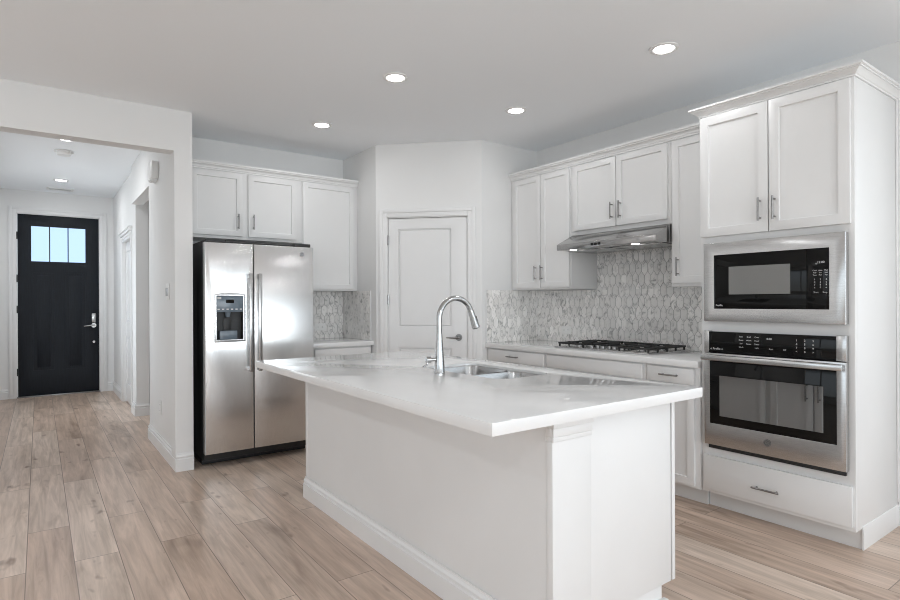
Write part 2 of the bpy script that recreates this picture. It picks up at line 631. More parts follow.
def text_part(name, parent, frm, items, mat, depth=0.0004):
    """items: (string, x, z, size) laid on the plane y = items' frame y, facing local -Y."""
    bm = bmesh.new()
    for s, x, y, z, size in items:
        cu = bpy.data.curves.new('lettering', 'FONT')
        cu.body = s
        cu.size = size
        cu.align_x = 'CENTER'
        cu.align_y = 'CENTER'
        cu.extrude = depth / 2
        cu.resolution_u = 2
        ob = bpy.data.objects.new('lettering', cu)
        COL.objects.link(ob)
        dg = bpy.context.evaluated_depsgraph_get()
        me = bpy.data.meshes.new_from_object(ob.evaluated_get(dg))
        me.transform(frm @ Matrix.Translation((x, y, z)) @ Matrix.Rotation(PI / 2, 4, 'X'))
        bm.from_mesh(me)
        bpy.data.meshes.remove(me)
        bpy.data.objects.remove(ob)
        bpy.data.curves.remove(cu)
    mb = MB()
    mb.bm.free()
    mb.bm = bm
    return mb.build(name, mat, parent)

# ------------------------------------------------------------------ dimensions
WX = 3.935          # right wall
BY = 5.345          # wall behind the refrigerator
PA = (2.540, 4.650)  # left end of the angled pantry wall
PB = (3.240, 3.950)  # right end of it
CZ = 2.74           # ceiling
HY = 4.67           # face of the wall with the hall opening
HX = 0.845          # right wall of the hall
FX = 0.885          # ... beyond the side opening
EY = 9.58           # entry wall
HCZ = 2.82
REAR = -4.1
LEFT = -2.7
TH = 0.14

# ------------------------------------------------------------------ structure: floor, ceilings, walls
struct(MB().box(LEFT - 0.3, WX + 0.25, REAR - 0.3, EY + 0.5, -0.12, 0.0).build('floor', M['floor']))
struct(MB().prism([(LEFT - TH, REAR - TH), (WX + TH, REAR - TH), (WX + TH, BY + TH), (0.97, BY + TH), (0.97, HY + TH),
                   (LEFT - TH, HY + TH)], 'Z', CZ, CZ + 0.1).build('ceiling', M['ceil']))
struct(MB().box(-0.7, 2.4, HY + TH + 0.002, EY + TH, HCZ, HCZ + 0.1).build('ceiling_hall', M['ceil']))

def wall(name, p0, p1, z1, openings=(), thick=TH, z0=0.0, mat='wall'):
    """Wall with its room face on p0-p1 (room to the right of travel p0 -> p1 is -n); thickness grows to the left."""
    p0, p1 = Vector(p0), Vector(p1)
    L = (p1 - p0).length
    ang = math.atan2((p1 - p0).y, (p1 - p0).x)
    F = frame(p0.x, p0.y, ang)
    F = F @ Matrix.Rotation(PI / 2, 4, 'X')
    mb = MB(F)
    # plate in local XY = (along, up); extruded along local +Z which is -normal
    outer = [(0, z0), (L, z0), (L, z1), (0, z1)]
    holes = []
    for s0, s1, a, b in openings:
        if a <= z0 + 1e-6:
            i = outer.index((L, z0))
            pts = [(s0, z0), (s0, b), (s1, b), (s1, z0)]
            outer = outer[:i] + pts + outer[i:]
        else:
            holes.append([(s0, a), (s1, a), (s1, b), (s0, b)])
    mb.plate(outer, holes, 0.0, -thick)
    return struct(mb.build(name, M[mat]))

wall('wall_fridge', (0.96, BY), (PA[0] + 0.05, BY), CZ)
wall('wall_pantry_left', (PA[0], BY), PA, CZ, thick=0.10)
ARC = math.radians(-45)
DL = math.hypot(PB[0] - PA[0], PB[1] - PA[1])
def sdiag(x):
    return (x - PA[0]) * math.sqrt(2)
DS0, DS1 = sdiag(2.617), sdiag(3.150)
wall('wall_pantry', PA, PB, CZ, [(DS0, DS1, 0, 2.062)], thick=0.11)
wall('wall_pantry_right', PB, (WX + 0.02, PB[1]), CZ, thick=0.10)
RWINS = [(3.40, 5.40), (5.60, 7.60)]
wall('wall_right', (WX, PB[1] + 0.12), (WX, REAR - TH), CZ, [(a, b, 0.68, 2.45) for a, b in RWINS])
wall('wall_header', (LEFT - TH, HY), (0.957, HY), CZ, [(LEFT * -1 + TH - 0.46, LEFT * -1 + TH + 0.830, 0, 2.43)], thick=TH)
# hall, right-hand side: wall, side opening, wall with a cased door
struct(MB().prism([(HY + TH + 0.001, 0), (6.0, 0), (6.0, 2.39), (7.235, 2.39), (7.235, HCZ), (HY + TH + 0.001, HCZ)], 'X', HX, HX + 0.115)
       .build('wall_hall_right', M['wall']))
wall('wall_hall_far', (FX, 9.60), (FX, 7.235), HCZ, [(9.60 - 8.42, 9.60 - 7.60, 0, 2.06)], thick=0.13)
struct(MB().box(1.02, 2.4, 7.235, 7.33, 0, HCZ).build('wall_side_room', M['wall']))
struct(MB().box(2.3, 2.4, BY + TH + 0.001, 7.23, 0, HCZ).build('wall_side_room_end', M['wall']))
wall('wall_entry', (-0.62, EY), (1.05, EY), HCZ, [(-0.245 + 0.62, 0.715 + 0.62, 0, 2.505)])
wall('wall_hall_left', (-0.56, HY + TH + 0.001), (-0.56, EY), HCZ, [(1.6, 3.7, 0.7, 2.2)])  # window opening added out of view to let fill into the hall
ADDED_LWINS = [(1.4, 2.9), (3.2, 4.7), (5.0, 6.5)]  # unseen windows added in the left wall to let in fill light
wall('wall_left', (LEFT, REAR), (LEFT, HY), CZ, [(a, b, 0.5, 2.4) for a, b in ADDED_LWINS])
RW = WX - LEFT
WINS = [(0.45, 2.35), (2.55, 4.45), (4.65, 6.35)]
wall('wall_rear', (WX, REAR), (LEFT, REAR), CZ, [(a, b, 0.45, 2.45) for a, b in WINS])

def window(n, F, w, z0, z1):
    r = struct_root('window_%d' % n, F.translation, 0)
    WM[r.name] = Matrix.Translation(F.translation)
    mb = MB(F)
    t = 0.05
    mb.box(0, t, 0.03, 0.09, z0, z1)
    mb.box(w - t, w, 0.03, 0.09, z0, z1)
    mb.box(t, w - t, 0.03, 0.09, z0, z0 + t)
    mb.box(t, w - t, 0.03, 0.09, z1 - t, z1)
    mb.box(w / 2 - 0.03, w / 2 + 0.03, 0.03, 0.09, z0 + t, z1 - t)
    mb.build('window_frame', M['trim'], r)
    MB(F).box(t, w - t, 0.055, 0.061, z0 + t, z1 - t).build('pane', M['pane'], r)
    MB(F).box(-0.04, w + 0.04, -0.03, 0.03, z0 - 0.025, z0, 0.004).build('window_sill', M['trim'], r)

k = 0
for a, b in WINS:
    k += 1
    window(k, frame(WX - a, REAR, PI), b - a, 0.45, 2.45)
for a, b in ADDED_LWINS:
    k += 1
    window(k, frame(LEFT, REAR + a, PI / 2), b - a, 0.5, 2.4)
for a, b in RWINS:
    k += 1
    window(k, frame(WX, PB[1] + 0.12 - a, -PI / 2), b - a, 0.68, 2.45)
k += 1
window(k, frame(-0.56, HY + TH + 1.6, PI / 2), 2.1, 0.7, 2.2)  # unseen hall window, added for the fill light behind it

# baseboards
BB = [(0, 0), (0.018, 0), (0.018, 0.092), (0.011, 0.096), (0.011, 0.103), (0.015, 0.107), (0.015, 0.114), (0.007, 0.124), (0.005, 0.136), (0, 0.136)]
def baseboard(name, path, side=1, prof=BB):
    return struct(MB().sweep(path, prof, side).build('baseboard_' + name, M['trim']))
baseboard('hall_right', [(HX, 6.0), (HX - 0.015, 6.0), (HX - 0.015, HY), (0.957, HY), (0.957, BY)][1:4] and
          [(0.93, 6.0), (HX, 6.0), (HX, HY + 0.001), (HX, HY)][1:3] + [(0.957, HY)], side=-1 * -1)
baseboard('hall_far', [(FX, EY), (FX, 8.50)], side=1)
baseboard('hall_jog', [(FX, 7.52), (FX, 7.235), (2.2, 7.235)], side=1)
baseboard('entry_right', [(0.79, EY), (FX, EY)], side=1)
baseboard('entry_left', [(-0.56, EY), (-0.335, EY)], side=1)
baseboard('hall_left', [(-0.56, HY + TH), (-0.56, EY)], side=1)
baseboard('right', [(WX, 1.085), (WX, REAR)], side=1)

# ------------------------------------------------------------------ pantry door
FD = frame(PA[0], PA[1], ARC)
CAS = [(0, 0), (0.018, 0), (0.018, 0.058), (0, 0.058)]
dr = struct_root('door_1', (PA[0], PA[1], 0), ARC)
def casing(mb, s0, s1, z1, w, t, yface, step=0.012):
    """Door casing on the face y = yface: outer band thicker, inner step thinner."""
    for (a, b, th) in ((0.0, w * 0.45, t), (w * 0.45, w, t * 0.68)):
        mb.box(s0 - w + a, s0 - w + b, yface - th, yface, 0, z1 + w - a, 0.002)
        mb.box(s1 + w - b, s1 + w - a, yface - th, yface, 0, z1 + w - a, 0.002)
        mb.box(s0 - w + b, s1 + w - b, yface - th, yface, z1 + w - b, z1 + w - a, 0.002)
    return mb
casing(MB(FD), DS0, DS1, 2.062, 0.072, 0.020, -0.0005).build('casing', M['trim'], dr)
jb = MB(FD)
jb.box(DS0, DS0 + 0.008, 0.0, 0.105, 0, 2.062).box(DS1 - 0.008, DS1, 0.0, 0.105, 0, 2.062).box(DS0 + 0.008, DS1 - 0.008, 0, 0.105, 2.054, 2.062)
jb.build('jamb', M['trim'], dr)
def panel_leaf(mb, x0, x1, z0, z1, yf, th, panels, raise_=0.012):
    """Flat leaf with moulded recessed panels (a groove and a raised field)."""
    mb.box(x0, x1, yf + 0.017, yf + th, z0, z1)
    xs = sorted(set([x0, x1] + [p[0] for p in panels] + [p[1] for p in panels]))
    # front skin with holes for the panels
    G = mb.F
    mb.F = G @ Matrix.Rotation(PI / 2, 4, 'X')
    mb.plate([(x0, z0), (x1, z0), (x1, z1), (x0, z1)], [[(a, c), (b, c), (b, d), (a, d)] for a, b, c, d in panels],
             -yf, -(yf + 0.017), 0.0012)
    mb.F = G
    for a, b, c, d in panels:
        t = bmesh.new()
        bmesh.ops.create_grid(t, x_segments=1, y_segments=1, size=0.5)
        for v in t.verts:
            v.co = Vector(((a + b) / 2 + v.co.x * (b - a), yf + 0.0165, (c + d) / 2 + v.co.y * (d - c)))
        t.normal_update()
        f = t.faces[0] if False else list(t.faces)[0]
        if f.normal.y > 0:
            f.normal_flip()
        bmesh.ops.inset_region(t, faces=[f], thickness=0.010, depth=0, use_boundary=True)
        t.normal_update()
        f = max(t.faces, key=lambda q: q.calc_area())
        bmesh.ops.inset_region(t, faces=[f], thickness=0.016, depth=raise_, use_boundary=True)
        mb._take(t)
    return mb
lx0, lx1 = DS0 + 0.010, DS1 - 0.010
leaf = panel_leaf(MB(FD), lx0, lx1, 0.012, 2.050, 0.010, 0.036,
                  [(sdiag(2.689), sdiag(3.04), 1.048, 1.953), (sdiag(2.689), sdiag(3.04), 0.24, 0.855)]).build('door_leaf', M['trim'], dr)
hd = MB(FD)
hs = sdiag(3.088)
hd.cyl((hs, 0.010, 0.952), (hs, 0.001, 0.952), 0.031, 28)
hd.cyl((hs, 0.001, 0.952), (hs, -0.045, 0.952), 0.010, 16)
hd.tube([(hs + 0.012, -0.045, 0.952), (hs, -0.047, 0.952), (hs - 0.06, -0.047, 0.952), (hs - 0.108, -0.040, 0.952)], [0.010, 0.011, 0.0085, 0.007], 12)
hd.build('door_handle', M['pull'], leaf)
for z in (0.25, 1.30, 1.85):
    MB(FD).cyl((lx0 - 0.004, -0.003, z - 0.045), (lx0 - 0.004, -0.003, z + 0.045), 0.007, 12).box(lx0 - 0.008, lx0 + 0.0005, 0.0, 0.004, z - 0.042, z + 0.042).build('hinge', M['chrome'], dr)

# ------------------------------------------------------------------ front door
DX0, DX1, DZ = -0.235, 0.705, 2.495
fd = struct_root('door_2', (0.235, EY, 0))
casing(MB(), DX0 - 0.01, DX1 + 0.01, DZ + 0.01, 0.085, 0.02, EY - 0.0005).build('casing', M['trim'], fd)
MB().box(DX0 - 0.01, DX0 - 0.001, EY, EY + 0.13, 0, DZ + 0.01).box(DX1 + 0.001, DX1 + 0.01, EY, EY + 0.13, 0, DZ + 0.01)\
    .box(DX0 - 0.001, DX1 + 0.001, EY, EY + 0.13, DZ + 0.002, DZ + 0.01).build('jamb', M['trim'], fd)
MB().box(DX0 - 0.01, DX1 + 0.01, EY - 0.01, EY + 0.15, 0.0, 0.016, 0.003).build('threshold', M['pull'], fd)
GX = [(-0.083, 0.117), (0.129, 0.329), (0.341, 0.541)]
GZ0, GZ1 = 1.858, 2.342
yl = EY + 0.012
dm = MB(Matrix.Rotation(PI / 2, 4, 'X'))
holes = [[(a, GZ0), (b, GZ0), (b, GZ1), (a, GZ1)] for a, b in GX]
PAN = [(-0.065, 0.172, 0.36, 1.70), (0.300, 0.540, 0.36, 1.70)]
dm.plate([(DX0 + 0.003, 0.018), (DX1 - 0.003, 0.018), (DX1 - 0.003, DZ), (DX0 + 0.003, DZ)],
         holes + [[(a, c), (b, c), (b, d), (a, d)] for a, b, c, d in PAN], -yl, -(yl + 0.044), 0.002)
dm.F = Matrix.Identity(4)
for a, b, c, d in PAN:
    dm.box(a - 0.001, b + 0.001, yl + 0.006, yl + 0.034, c - 0.001, d + 0.001)
    dm.box(a + 0.045, b - 0.045, yl + 0.003, yl + 0.012, c + 0.035, d - 0.035, 0.002)
fleaf = dm.build('door_leaf', M['navy'], fd)
for a, b in GX:
    MB().box(a + 0.0005, b - 0.0005, yl + 0.018, yl + 0.026, GZ0 + 0.0005, GZ1 - 0.0005).build('pane', M['glass'], fleaf)
MB().box(0.612, 0.662, yl - 0.012, yl, 1.00, 1.135, 0.006).cyl((0.637, yl - 0.012, 1.10), (0.637, yl - 0.018, 1.10), 0.014, 20)\
    .build('deadbolt', M['chrome'], fleaf)
hd = MB()
hd.cyl((0.637, yl, 0.962), (0.637, yl - 0.012, 0.962), 0.032, 28)
hd.cyl((0.637, yl - 0.012, 0.962), (0.637, yl - 0.055, 0.962), 0.011, 16)
hd.tube([(0.648, yl - 0.055, 0.962), (0.60, yl - 0.058, 0.963), (0.55, yl - 0.056, 0.957), (0.515, yl - 0.05, 0.952)], [0.011, 0.012, 0.010, 0.008], 12)
hd.build('door_handle', M['chrome'], fleaf)
MB().cyl((0.637, yl, 0.725), (0.637, yl - 0.012, 0.725), 0.016, 20).build('door_viewer', M['chrome'], fleaf)
for z in (0.35, 1.20, 1.62, 2.20):
    MB().cyl((DX0 - 0.001, EY - 0.004, z - 0.05), (DX0 - 0.001, EY - 0.004, z + 0.05), 0.008, 12).build('hinge', M['black_plastic'], fd)

# ------------------------------------------------------------------ side door in the hall
hd3 = struct_root('door_3', (FX, 8.01, 0))
FH = frame(FX, 8.42, -PI / 2)
cm = casing(MB(FH), 0.0, 0.82, 2.06, 0.07, 0.018, -0.0005)
cm.box(-0.085, 0.905, -0.034, -0.0005, 2.132, 2.165, 0.004)
cm.box(-0.095, 0.915, -0.045, -0.0005, 2.165, 2.185, 0.004)
cm.build('casing', M['trim'], hd3)
panel_leaf(MB(FH), 0.004, 0.816, 0.012, 2.055, 0.03, 0.036, [(0.12, 0.70, 1.05, 1.94), (0.12, 0.70, 0.24, 0.85)]).build('door_leaf', M['trim'], hd3)

# ------------------------------------------------------------------ small fittings in the hall
def on_hall_wall(y):
    return frame(HX, y, -PI / 2)
t = thing('door_chime', 'white door chime box high on the hall wall near the opening', 'door chime', (HX, 5.56, 2.36))
F_ = on_hall_wall(5.56)
MB(F_).box(-0.10, 0.10, -0.055, -0.001, 2.362, 2.515, 0.008).build('cover', M['plastic'], t)
MB(F_).box(-0.085, 0.085, -0.045, -0.001, 2.352, 2.3615, 0.001).build('grille', M['toe'], t)
t = thing('light_switch', 'white light switch plate on the hall wall beside the corner', 'light switch', (HX, 5.03, 1.37))
F_ = on_hall_wall(5.03)
MB(F_).box(-0.06, 0.06, -0.007, -0.001, 1.30, 1.435, 0.003).build('plate', M['plastic'], t)
for dx in (-0.028, 0.028):
    MB(F_).box(dx - 0.017, dx + 0.017, -0.0125, -0.0072, 1.335, 1.40, 0.002).build('rocker', M['pull'], t)

def outlet(label, F, cx, cz, w=0.072, h=0.118, horiz=False):
    t = thing('outlet', label, 'outlet', F @ Vector((cx, 0, cz)), 0, 'wall outlets')
    mb = MB(F)
    mb.box(cx - w / 2, cx + w / 2, -0.007, -0.001, cz - h / 2, cz + h / 2, 0.003).build('plate', M['plastic'], t)
    for s in (-1, 1):
        ox, oz = (s * 0.024, 0) if horiz else (0, s * 0.024)
        r = MB(F).box(cx + ox - 0.016, cx + ox + 0.016, -0.0092, -0.0072, cz + oz - 0.014, cz + oz + 0.014, 0.002).build('receptacle', M['plastic'], t)
        sl = MB(F)
        for q in (-0.006, 0.006):
            if horiz:
                sl.box(cx + ox - 0.004, cx + ox + 0.004, -0.0100, -0.0093, cz + q - 0.001, cz + q + 0.001)
            else:
                sl.box(cx + ox + q - 0.001, cx + ox + q + 0.001, -0.0100, -0.0093, cz + oz - 0.004, cz + oz + 0.004)
        sl.build('slot', M['slot'], r)
    return t
outlet('white outlet low on the hall wall above the baseboard', on_hall_wall(5.38), 0, 0.38)

def ceiling_light(label, x, y, z, group, r=0.082, watts=1.6):
    t = thing('downlight', label, 'ceiling light', (x, y, z - 0.001), 0, group)
    MB().lathe([(r * 0.68, -0.0005), (r, -0.0005), (r * 0.985, -0.006), (r * 0.80, -0.010), (r * 0.70, -0.007), (r * 0.68, -0.0005)], (x, y, z - 0.001), 40).build('trim_ring', M['plastic'], t)
    MB().lathe([(0, -0.0005), (r * 0.66, -0.0005), (r * 0.66, -0.005), (0, -0.0055)], (x, y, z - 0.001), 32).build('lens', M['lens'], t)
    l = bpy.data.lights.new('downlight_beam', 'AREA')
    l.shape = 'DISK'
    l.size = r * 1.2
    l.energy = watts
    l.color = (0.97, 0.985, 1.0)
    lo = bpy.data.objects.new('downlight_beam', l)
    COL.objects.link(lo)
    lo.location = (x, y, z - 0.012)
    lo.parent = None
    return t
ceiling_light('recessed ceiling light nearest the tall oven cabinet', 2.927, 1.902, CZ, 'kitchen downlights')
ceiling_light('recessed ceiling light over the island, left of centre', 1.878, 3.166, CZ, 'kitchen downlights')
ceiling_light('recessed ceiling light in front of the range hood cabinets', 2.95, 3.179, CZ, 'kitchen downlights')
ceiling_light('recessed ceiling light in front of the refrigerator', 1.886, 4.363, CZ, 'kitchen downlights')
ceiling_light('recessed hall ceiling light just behind the opening header', 0.21, 6.37, HCZ, 'hall downlights', watts=3.3)
ceiling_light('recessed hall ceiling light close to the front door', 0.228, 8.548, HCZ, 'hall downlights', watts=3.3)
for lab, x, y in (('added unseen fill light on the ceiling in front of the wall left of the hall opening', -1.7, 3.55), ('added unseen fill light on the ceiling by the rear windows', 0.0, -1.1),
                  ('added unseen fill light on the ceiling by the right-hand windows', 2.9, -0.2)):
    ceiling_light(lab, x, y, CZ, 'added fill lights', watts=9.5 if x < 2 else 4.0)  # unseen ceiling lights added to brighten the near floor and the ceiling
t = thing('smoke_detector', 'round white smoke detector on the hall ceiling between two lights', 'smoke detector', (0.21, 6.904, HCZ))
MB().lathe([(0, -0.001), (0.085, -0.001), (0.085, -0.012), (0, -0.012)], (0.21, 6.904, HCZ), 32).build('base', M['plastic'], t)
MB().lathe([(0, -0.0125), (0.066, -0.0125), (0.066, -0.03), (0.055, -0.045), (0, -0.046)], (0.21, 6.904, HCZ), 32).build('cover', M['plastic'], t)
t = thing('air_vent', 'white slatted air vent on the hall ceiling by the entry wall', 'air vent', (0.235, 9.22, HCZ))
MB(Matrix.Translation((0.235, 9.22, 0))).plate([(-0.15, -0.08), (0.15, -0.08), (0.15, 0.08), (-0.15, 0.08)],
    [[(-0.125, -0.055), (0.125, -0.055), (0.125, 0.055), (-0.125, 0.055)]], HCZ - 0.012, HCZ - 0.001).build('frame', M['plastic'], t)
for i in range(5):
    y = 9.22 - 0.044 + i * 0.022
    MB().prism([(y - 0.008, HCZ - 0.010), (y - 0.006, HCZ - 0.010), (y + 0.008, HCZ - 0.002), (y + 0.006, HCZ - 0.002)], 'X', 0.112, 0.358).build('slat', M['plastic'], t)

# ------------------------------------------------------------------ refrigerator
RX0, RX1, RYF, RZ = 1.018, 1.885, 4.553, 1.756
RS = 1.384
rf = thing('refrigerator', 'stainless steel side-by-side refrigerator with water dispenser beside the hall wall', 'refrigerator', ((RX0 + RX1) / 2, 4.95, 0))
MB().box(RX0 + 0.004, RX1 - 0.004, RYF + 0.078, 5.02, 0.055, RZ + 0.006, 0.006).build('body', M['black_plastic'], rf)
g = MB().box(RX0 + 0.012, RX1 - 0.012, 4.725, 5.2, 0.006, 0.0545, 0.003)
for i in range(9):
    g.box(RX0 + 0.30 + i * 0.055, RX0 + 0.335 + i * 0.055, 4.718, 4.7255, 0.02, 0.042)
g.build('base_grille', M['black_plastic'], rf)
for a in (RX0 + 0.02, RX1 - 0.16):
    MB().box(a, a + 0.14, RYF + 0.012, RYF + 0.0775, RZ - 0.0135, RZ + 0.014, 0.004).build('hinge_cover', M['black_plastic'], rf)
D0, D1, DZ0, DZ1 = 1.096, 1.306, 0.986, 1.336   # dispenser opening
dl = MB(Matrix.Translation((0, 0, 0)))
def vert_edges(e):
    a, b = e.verts
    return abs(a.co.z - b.co.z) > 0.5 and a.co.y < 0
# left (freezer) door, built round the dispenser opening
dl.F = Matrix.Rotation(PI / 2, 4, 'X')
dl.plate([(RX0, 0.118), (RS - 0.004, 0.118), (RS - 0.004, RZ - 0.014), (RX0, RZ - 0.014)],
         [[(D0, DZ0), (D1, DZ0), (D1, DZ1), (D0, DZ1)]], -RYF, -(RYF + 0.072), 0.006)
fz = dl.build('freezer_door', M['fridge_steel'], rf)
MB().box(RS + 0.004, RX1, RYF, RYF + 0.072, 0.118, RZ - 0.014, 0.006).build('fridge_door', M['fridge_steel'], rf)
frd = [c for c in rf.children if c.name.startswith('fridge_door')][0]
for par, hx in ((fz, RS - 0.036), (frd, RS + 0.036)):
    h = MB()
    h.box(hx - 0.014, hx + 0.014, RYF - 0.062, RYF - 0.044, 0.735, 1.508, 0.006)
    for z in (0.735, 1.468):
        h.box(hx - 0.012, hx + 0.012, RYF - 0.046, RYF, z + 0.002, z + 0.038, 0.004)
    h.build('door_handle', M['chrome'], par)
# dispenser
db = MB(Matrix.Rotation(PI / 2, 4, 'X'))
db.plate([(D0 - 0.012, DZ0 - 0.014), (D1 + 0.012, DZ0 - 0.014), (D1 + 0.012, DZ1 + 0.006), ((D0 + D1) / 2 + 0.06, DZ1 + 0.016), ((D0 + D1) / 2 - 0.06, DZ1 + 0.016), (D0 - 0.012, DZ1 + 0.006)],
         [[(D0 + 0.006, DZ0 + 0.006), (D1 - 0.006, DZ0 + 0.006), (D1 - 0.006, DZ1 - 0.006), (D0 + 0.006, DZ1 - 0.006)]], -(RYF - 0.005), -(RYF + 0.004), 0.002)
db.build('dispenser_frame', M['chrome'], fz)
r = MB()
cy = RYF + 0.070
r.box(D0, D1, cy - 0.004, cy, DZ0, DZ1)
r.box(D0, D0 + 0.004, RYF + 0.005, cy, DZ0, DZ1).box(D1 - 0.004, D1, RYF + 0.005, cy, DZ0, DZ1)
r.box(D0, D1, RYF + 0.005, cy, DZ0, DZ0 + 0.004)
r.build('dispenser_recess', M['black_plastic'], fz)
MB().box(D0 + 0.0065, D1 - 0.0065, RYF + 0.0005, RYF + 0.05, 1.205, DZ1 - 0.0065, 0.003).build('control_panel', M['panel_blue'], fz)
MB().box((D0 + D1) / 2 - 0.03, (D0 + D1) / 2 + 0.03, RYF - 0.0008, RYF + 0.0004, 1.275, 1.302).build('display', M['black_glass'], fz)
bt = MB()
for i in range(6):
    x = D0 + 0.02 + i * 0.0335
    bt.box(x - 0.008, x + 0.008, RYF - 0.0008, RYF + 0.0004, 1.222, 1.232)
MB().box(D0 + 0.012, D0 + 0.040, RYF - 0.0008, RYF + 0.0004, 1.306, 1.322).build('label_print', M['print'], fz)
bt.build('button_print', M['print'], fz)
xm = (D0 + D1) / 2 - 0.008
MB().cyl((xm, RYF + 0.034, 1.204), (xm, RYF + 0.034, 1.165), 0.022, 20, 0.016).build('nozzle', M['panel_blue'], fz)
MB().box(xm - 0.03, xm + 0.03, RYF + 0.052, RYF + 0.060, 1.04, 1.16, 0.003).build('paddle', M['black_plastic'], fz)
MB().box(D0 + 0.03, D1 - 0.045, RYF + 0.01, RYF + 0.064, DZ0 + 0.0045, DZ0 + 0.075, 0.008).build('drip_tray', M['panel_blue'], fz)
def emblem(parent, F, x, y, z, r):
    mb = MB(F)
    mb.lathe([(0, 0.0), (r, 0.0), (r, 0.0015), (0, 0.0015)], (x, y, z), 32, axis='-Y')
    o = mb.build('badge', M['badge'], parent)
    rg = MB(F)
    rg.lathe([(r * 0.80, 0.0), (r * 0.92, 0.0), (r * 0.92, 0.0008), (r * 0.80, 0.0008), (r * 0.80, 0.0)], (x, y - 0.0015, z), 32, axis='-Y')
    if parent.parent is None:
        rg.build('badge_ring', M['chrome'], o)
        text_part('badge_letters', o, F, [('GE', x, y - 0.0018, z, r * 0.95)], M['chrome'])
    else:
        rg.build('badge_ring', M['chrome'], parent)
        text_part('badge_letters', parent, F, [('GE', x, y - 0.0018, z, r * 0.95)], M['chrome'])
emblem(frd, Matrix.Identity(4), 1.784, RYF - 0.0002, 1.680, 0.017)

# ------------------------------------------------------------------ cabinet builders (local frame: x right, y into the cabinet, z up)
def wall_cabinet(label, F, w, depth, z0, z1, doors, handles, group='white shaker wall cabinets', rotz=0.0):
    p = F @ Vector((w / 2, depth / 2, z0))
    t = thing('wall_cabinet', label, 'cabinet', p, rotz, group)
    MB(F).box(0.0005, w - 0.0005, 0.0, depth - 0.001, z0, z1, 0.0015).build('body', M['cab'], t)
    for (a, b, c, d), h in zip(doors, handles):
        dr_ = MB(F).shaker(a, b, c, d, -0.0205).build('door', M['cab'], t)
        if h:
            MB(F).pull(h[0], h[1], True, 0.13, -0.0205).build('handle', M['pull'], dr_)
    return t

def base_cabinet(label, F, w, depth, z1, drawers, doors, rotz=0.0, toe=0.08, toe_h=0.108, false_front=None):
    t = thing('base_cabinet', label, 'cabinet', F @ Vector((w / 2, depth / 2, 0)), rotz, 'white shaker base cabinets')
    MB(F).box(0.0005, w - 0.0005, 0, depth - 0.001, toe_h, z1, 0.0015).build('body', M['cab'], t)
    MB(F).box(0.0005, w - 0.0005, toe, depth - 0.001, 0.0005, toe_h - 0.0005).build('toe_kick', M['toe'], t)
    for (a, b, c, d), h in drawers:
        q = MB(F).box(a, b, -0.0205, -0.0005, c, d, 0.003).build('drawer', M['cab'], t)
        if h:
            MB(F).pull(h[0], h[1], False, 0.13, -0.0205).build('handle', M['pull'], q)
    if false_front:
        a, b, c, d = false_front
        MB(F).box(a, b, -0.0205, -0.0005, c, d, 0.003).build('false_front', M['cab'], t)
    for (a, b, c, d), h in doors:
        q = MB(F).shaker(a, b, c, d, -0.0205).build('door', M['cab'], t)
        if h:
            MB(F).pull(h[0], h[1], True, 0.13, -0.0205).build('handle', M['pull'], q)
    return t

CR = [(0.0005, 0.0), (0.008, 0.0), (0.008, 0.010), (0.013, 0.013), (0.016, 0.026), (0.028, 0.038), (0.034, 0.038), (0.034, 0.046), (0.042, 0.048), (0.042, 0.064), (0.0005, 0.064)]
def crown(n, path, z, side, s=1.0, prof=CR):
    return struct(MB().sweep(path, [(o * s, z + h * s) for o, h in prof], side).build('trim_%d' % n, M['cab']))

# ---- left run (faces -Y)
UYF = 5.03
DUP = BY - UYF
FL = frame(0, UYF, 0)
def FLx(x):
    return frame(x, UYF, 0)
wall_cabinet('white two-door shaker wall cabinet above the refrigerator', FLx(0.972), 1.0, DUP, 1.825, 2.41,
             [(0.045, 0.459, 1.851, 2.392), (0.508, 0.944, 1.851, 2.392)], [(0.420, 1.976), (0.549, 1.980)])
wall_cabinet('tall single-door shaker wall cabinet right of the refrigerator', FLx(1.9725), 0.5665, DUP, 1.387, 2.41,
             [(0.006, 0.522, 1.402, 2.394)], [None])
crown(1, [(0.972, UYF), (2.5385, UYF)], 2.4025, 1)
# base cabinet and counter beside the refrigerator
base_cabinet('white base cabinet with drawer right of the refrigerator', frame(1.925, 4.735, 0), 0.605, BY - 4.735, 0.872,
             [((0.04, 0.585, 0.755, 0.860), None)], [((0.04, 0.585, 0.125, 0.725), (0.54, 0.62))])
tag(MB().box(1.922, 2.5385, 4.70, BY - 0.001, 0.873, 0.9155, 0.003).build('countertop', M['quartz']),
    'short pale quartz countertop between refrigerator and pantry wall', 'countertop')

# ---- right run (faces -X)
RR = -PI / 2
UXF = 3.60
DUR = WX - UXF
def FR(xf, y):
    return frame(xf, y, RR)
y0 = 3.9485
wall_cabinet('white two-door shaker wall cabinet left of the range hood, by the pantry', FR(UXF, y0), y0 - 3.2115, DUR, 1.383, 2.41,
             [(0.045, y0 - 3.555, 1.398, 2.392), (y0 - 3.547, y0 - 3.218, 1.398, 2.392)],
             [(y0 - 3.606, 1.527), (y0 - 3.530, 1.527)], rotz=RR)
wall_cabinet('short two-door shaker wall cabinet directly above the range hood', FR(UXF, 3.211), 3.211 - 2.2875, DUR, 1.822, 2.41,
             [(0.038, 3.211 - 2.749, 1.856, 2.392), (3.211 - 2.741, 3.211 - 2.307, 1.856, 2.392)],
             [(3.211 - 2.778, 1.975), (3.211 - 2.70, 1.975)], rotz=RR)
wall_cabinet('single-door shaker wall cabinet between range hood and tall oven cabinet', FR(UXF, 2.287), 2.287 - 1.9025, DUR, 1.376, 2.41,
             [(0.020, 2.287 - 1.945, 1.398, 2.392)], [(0.064, 1.513)], rotz=RR)
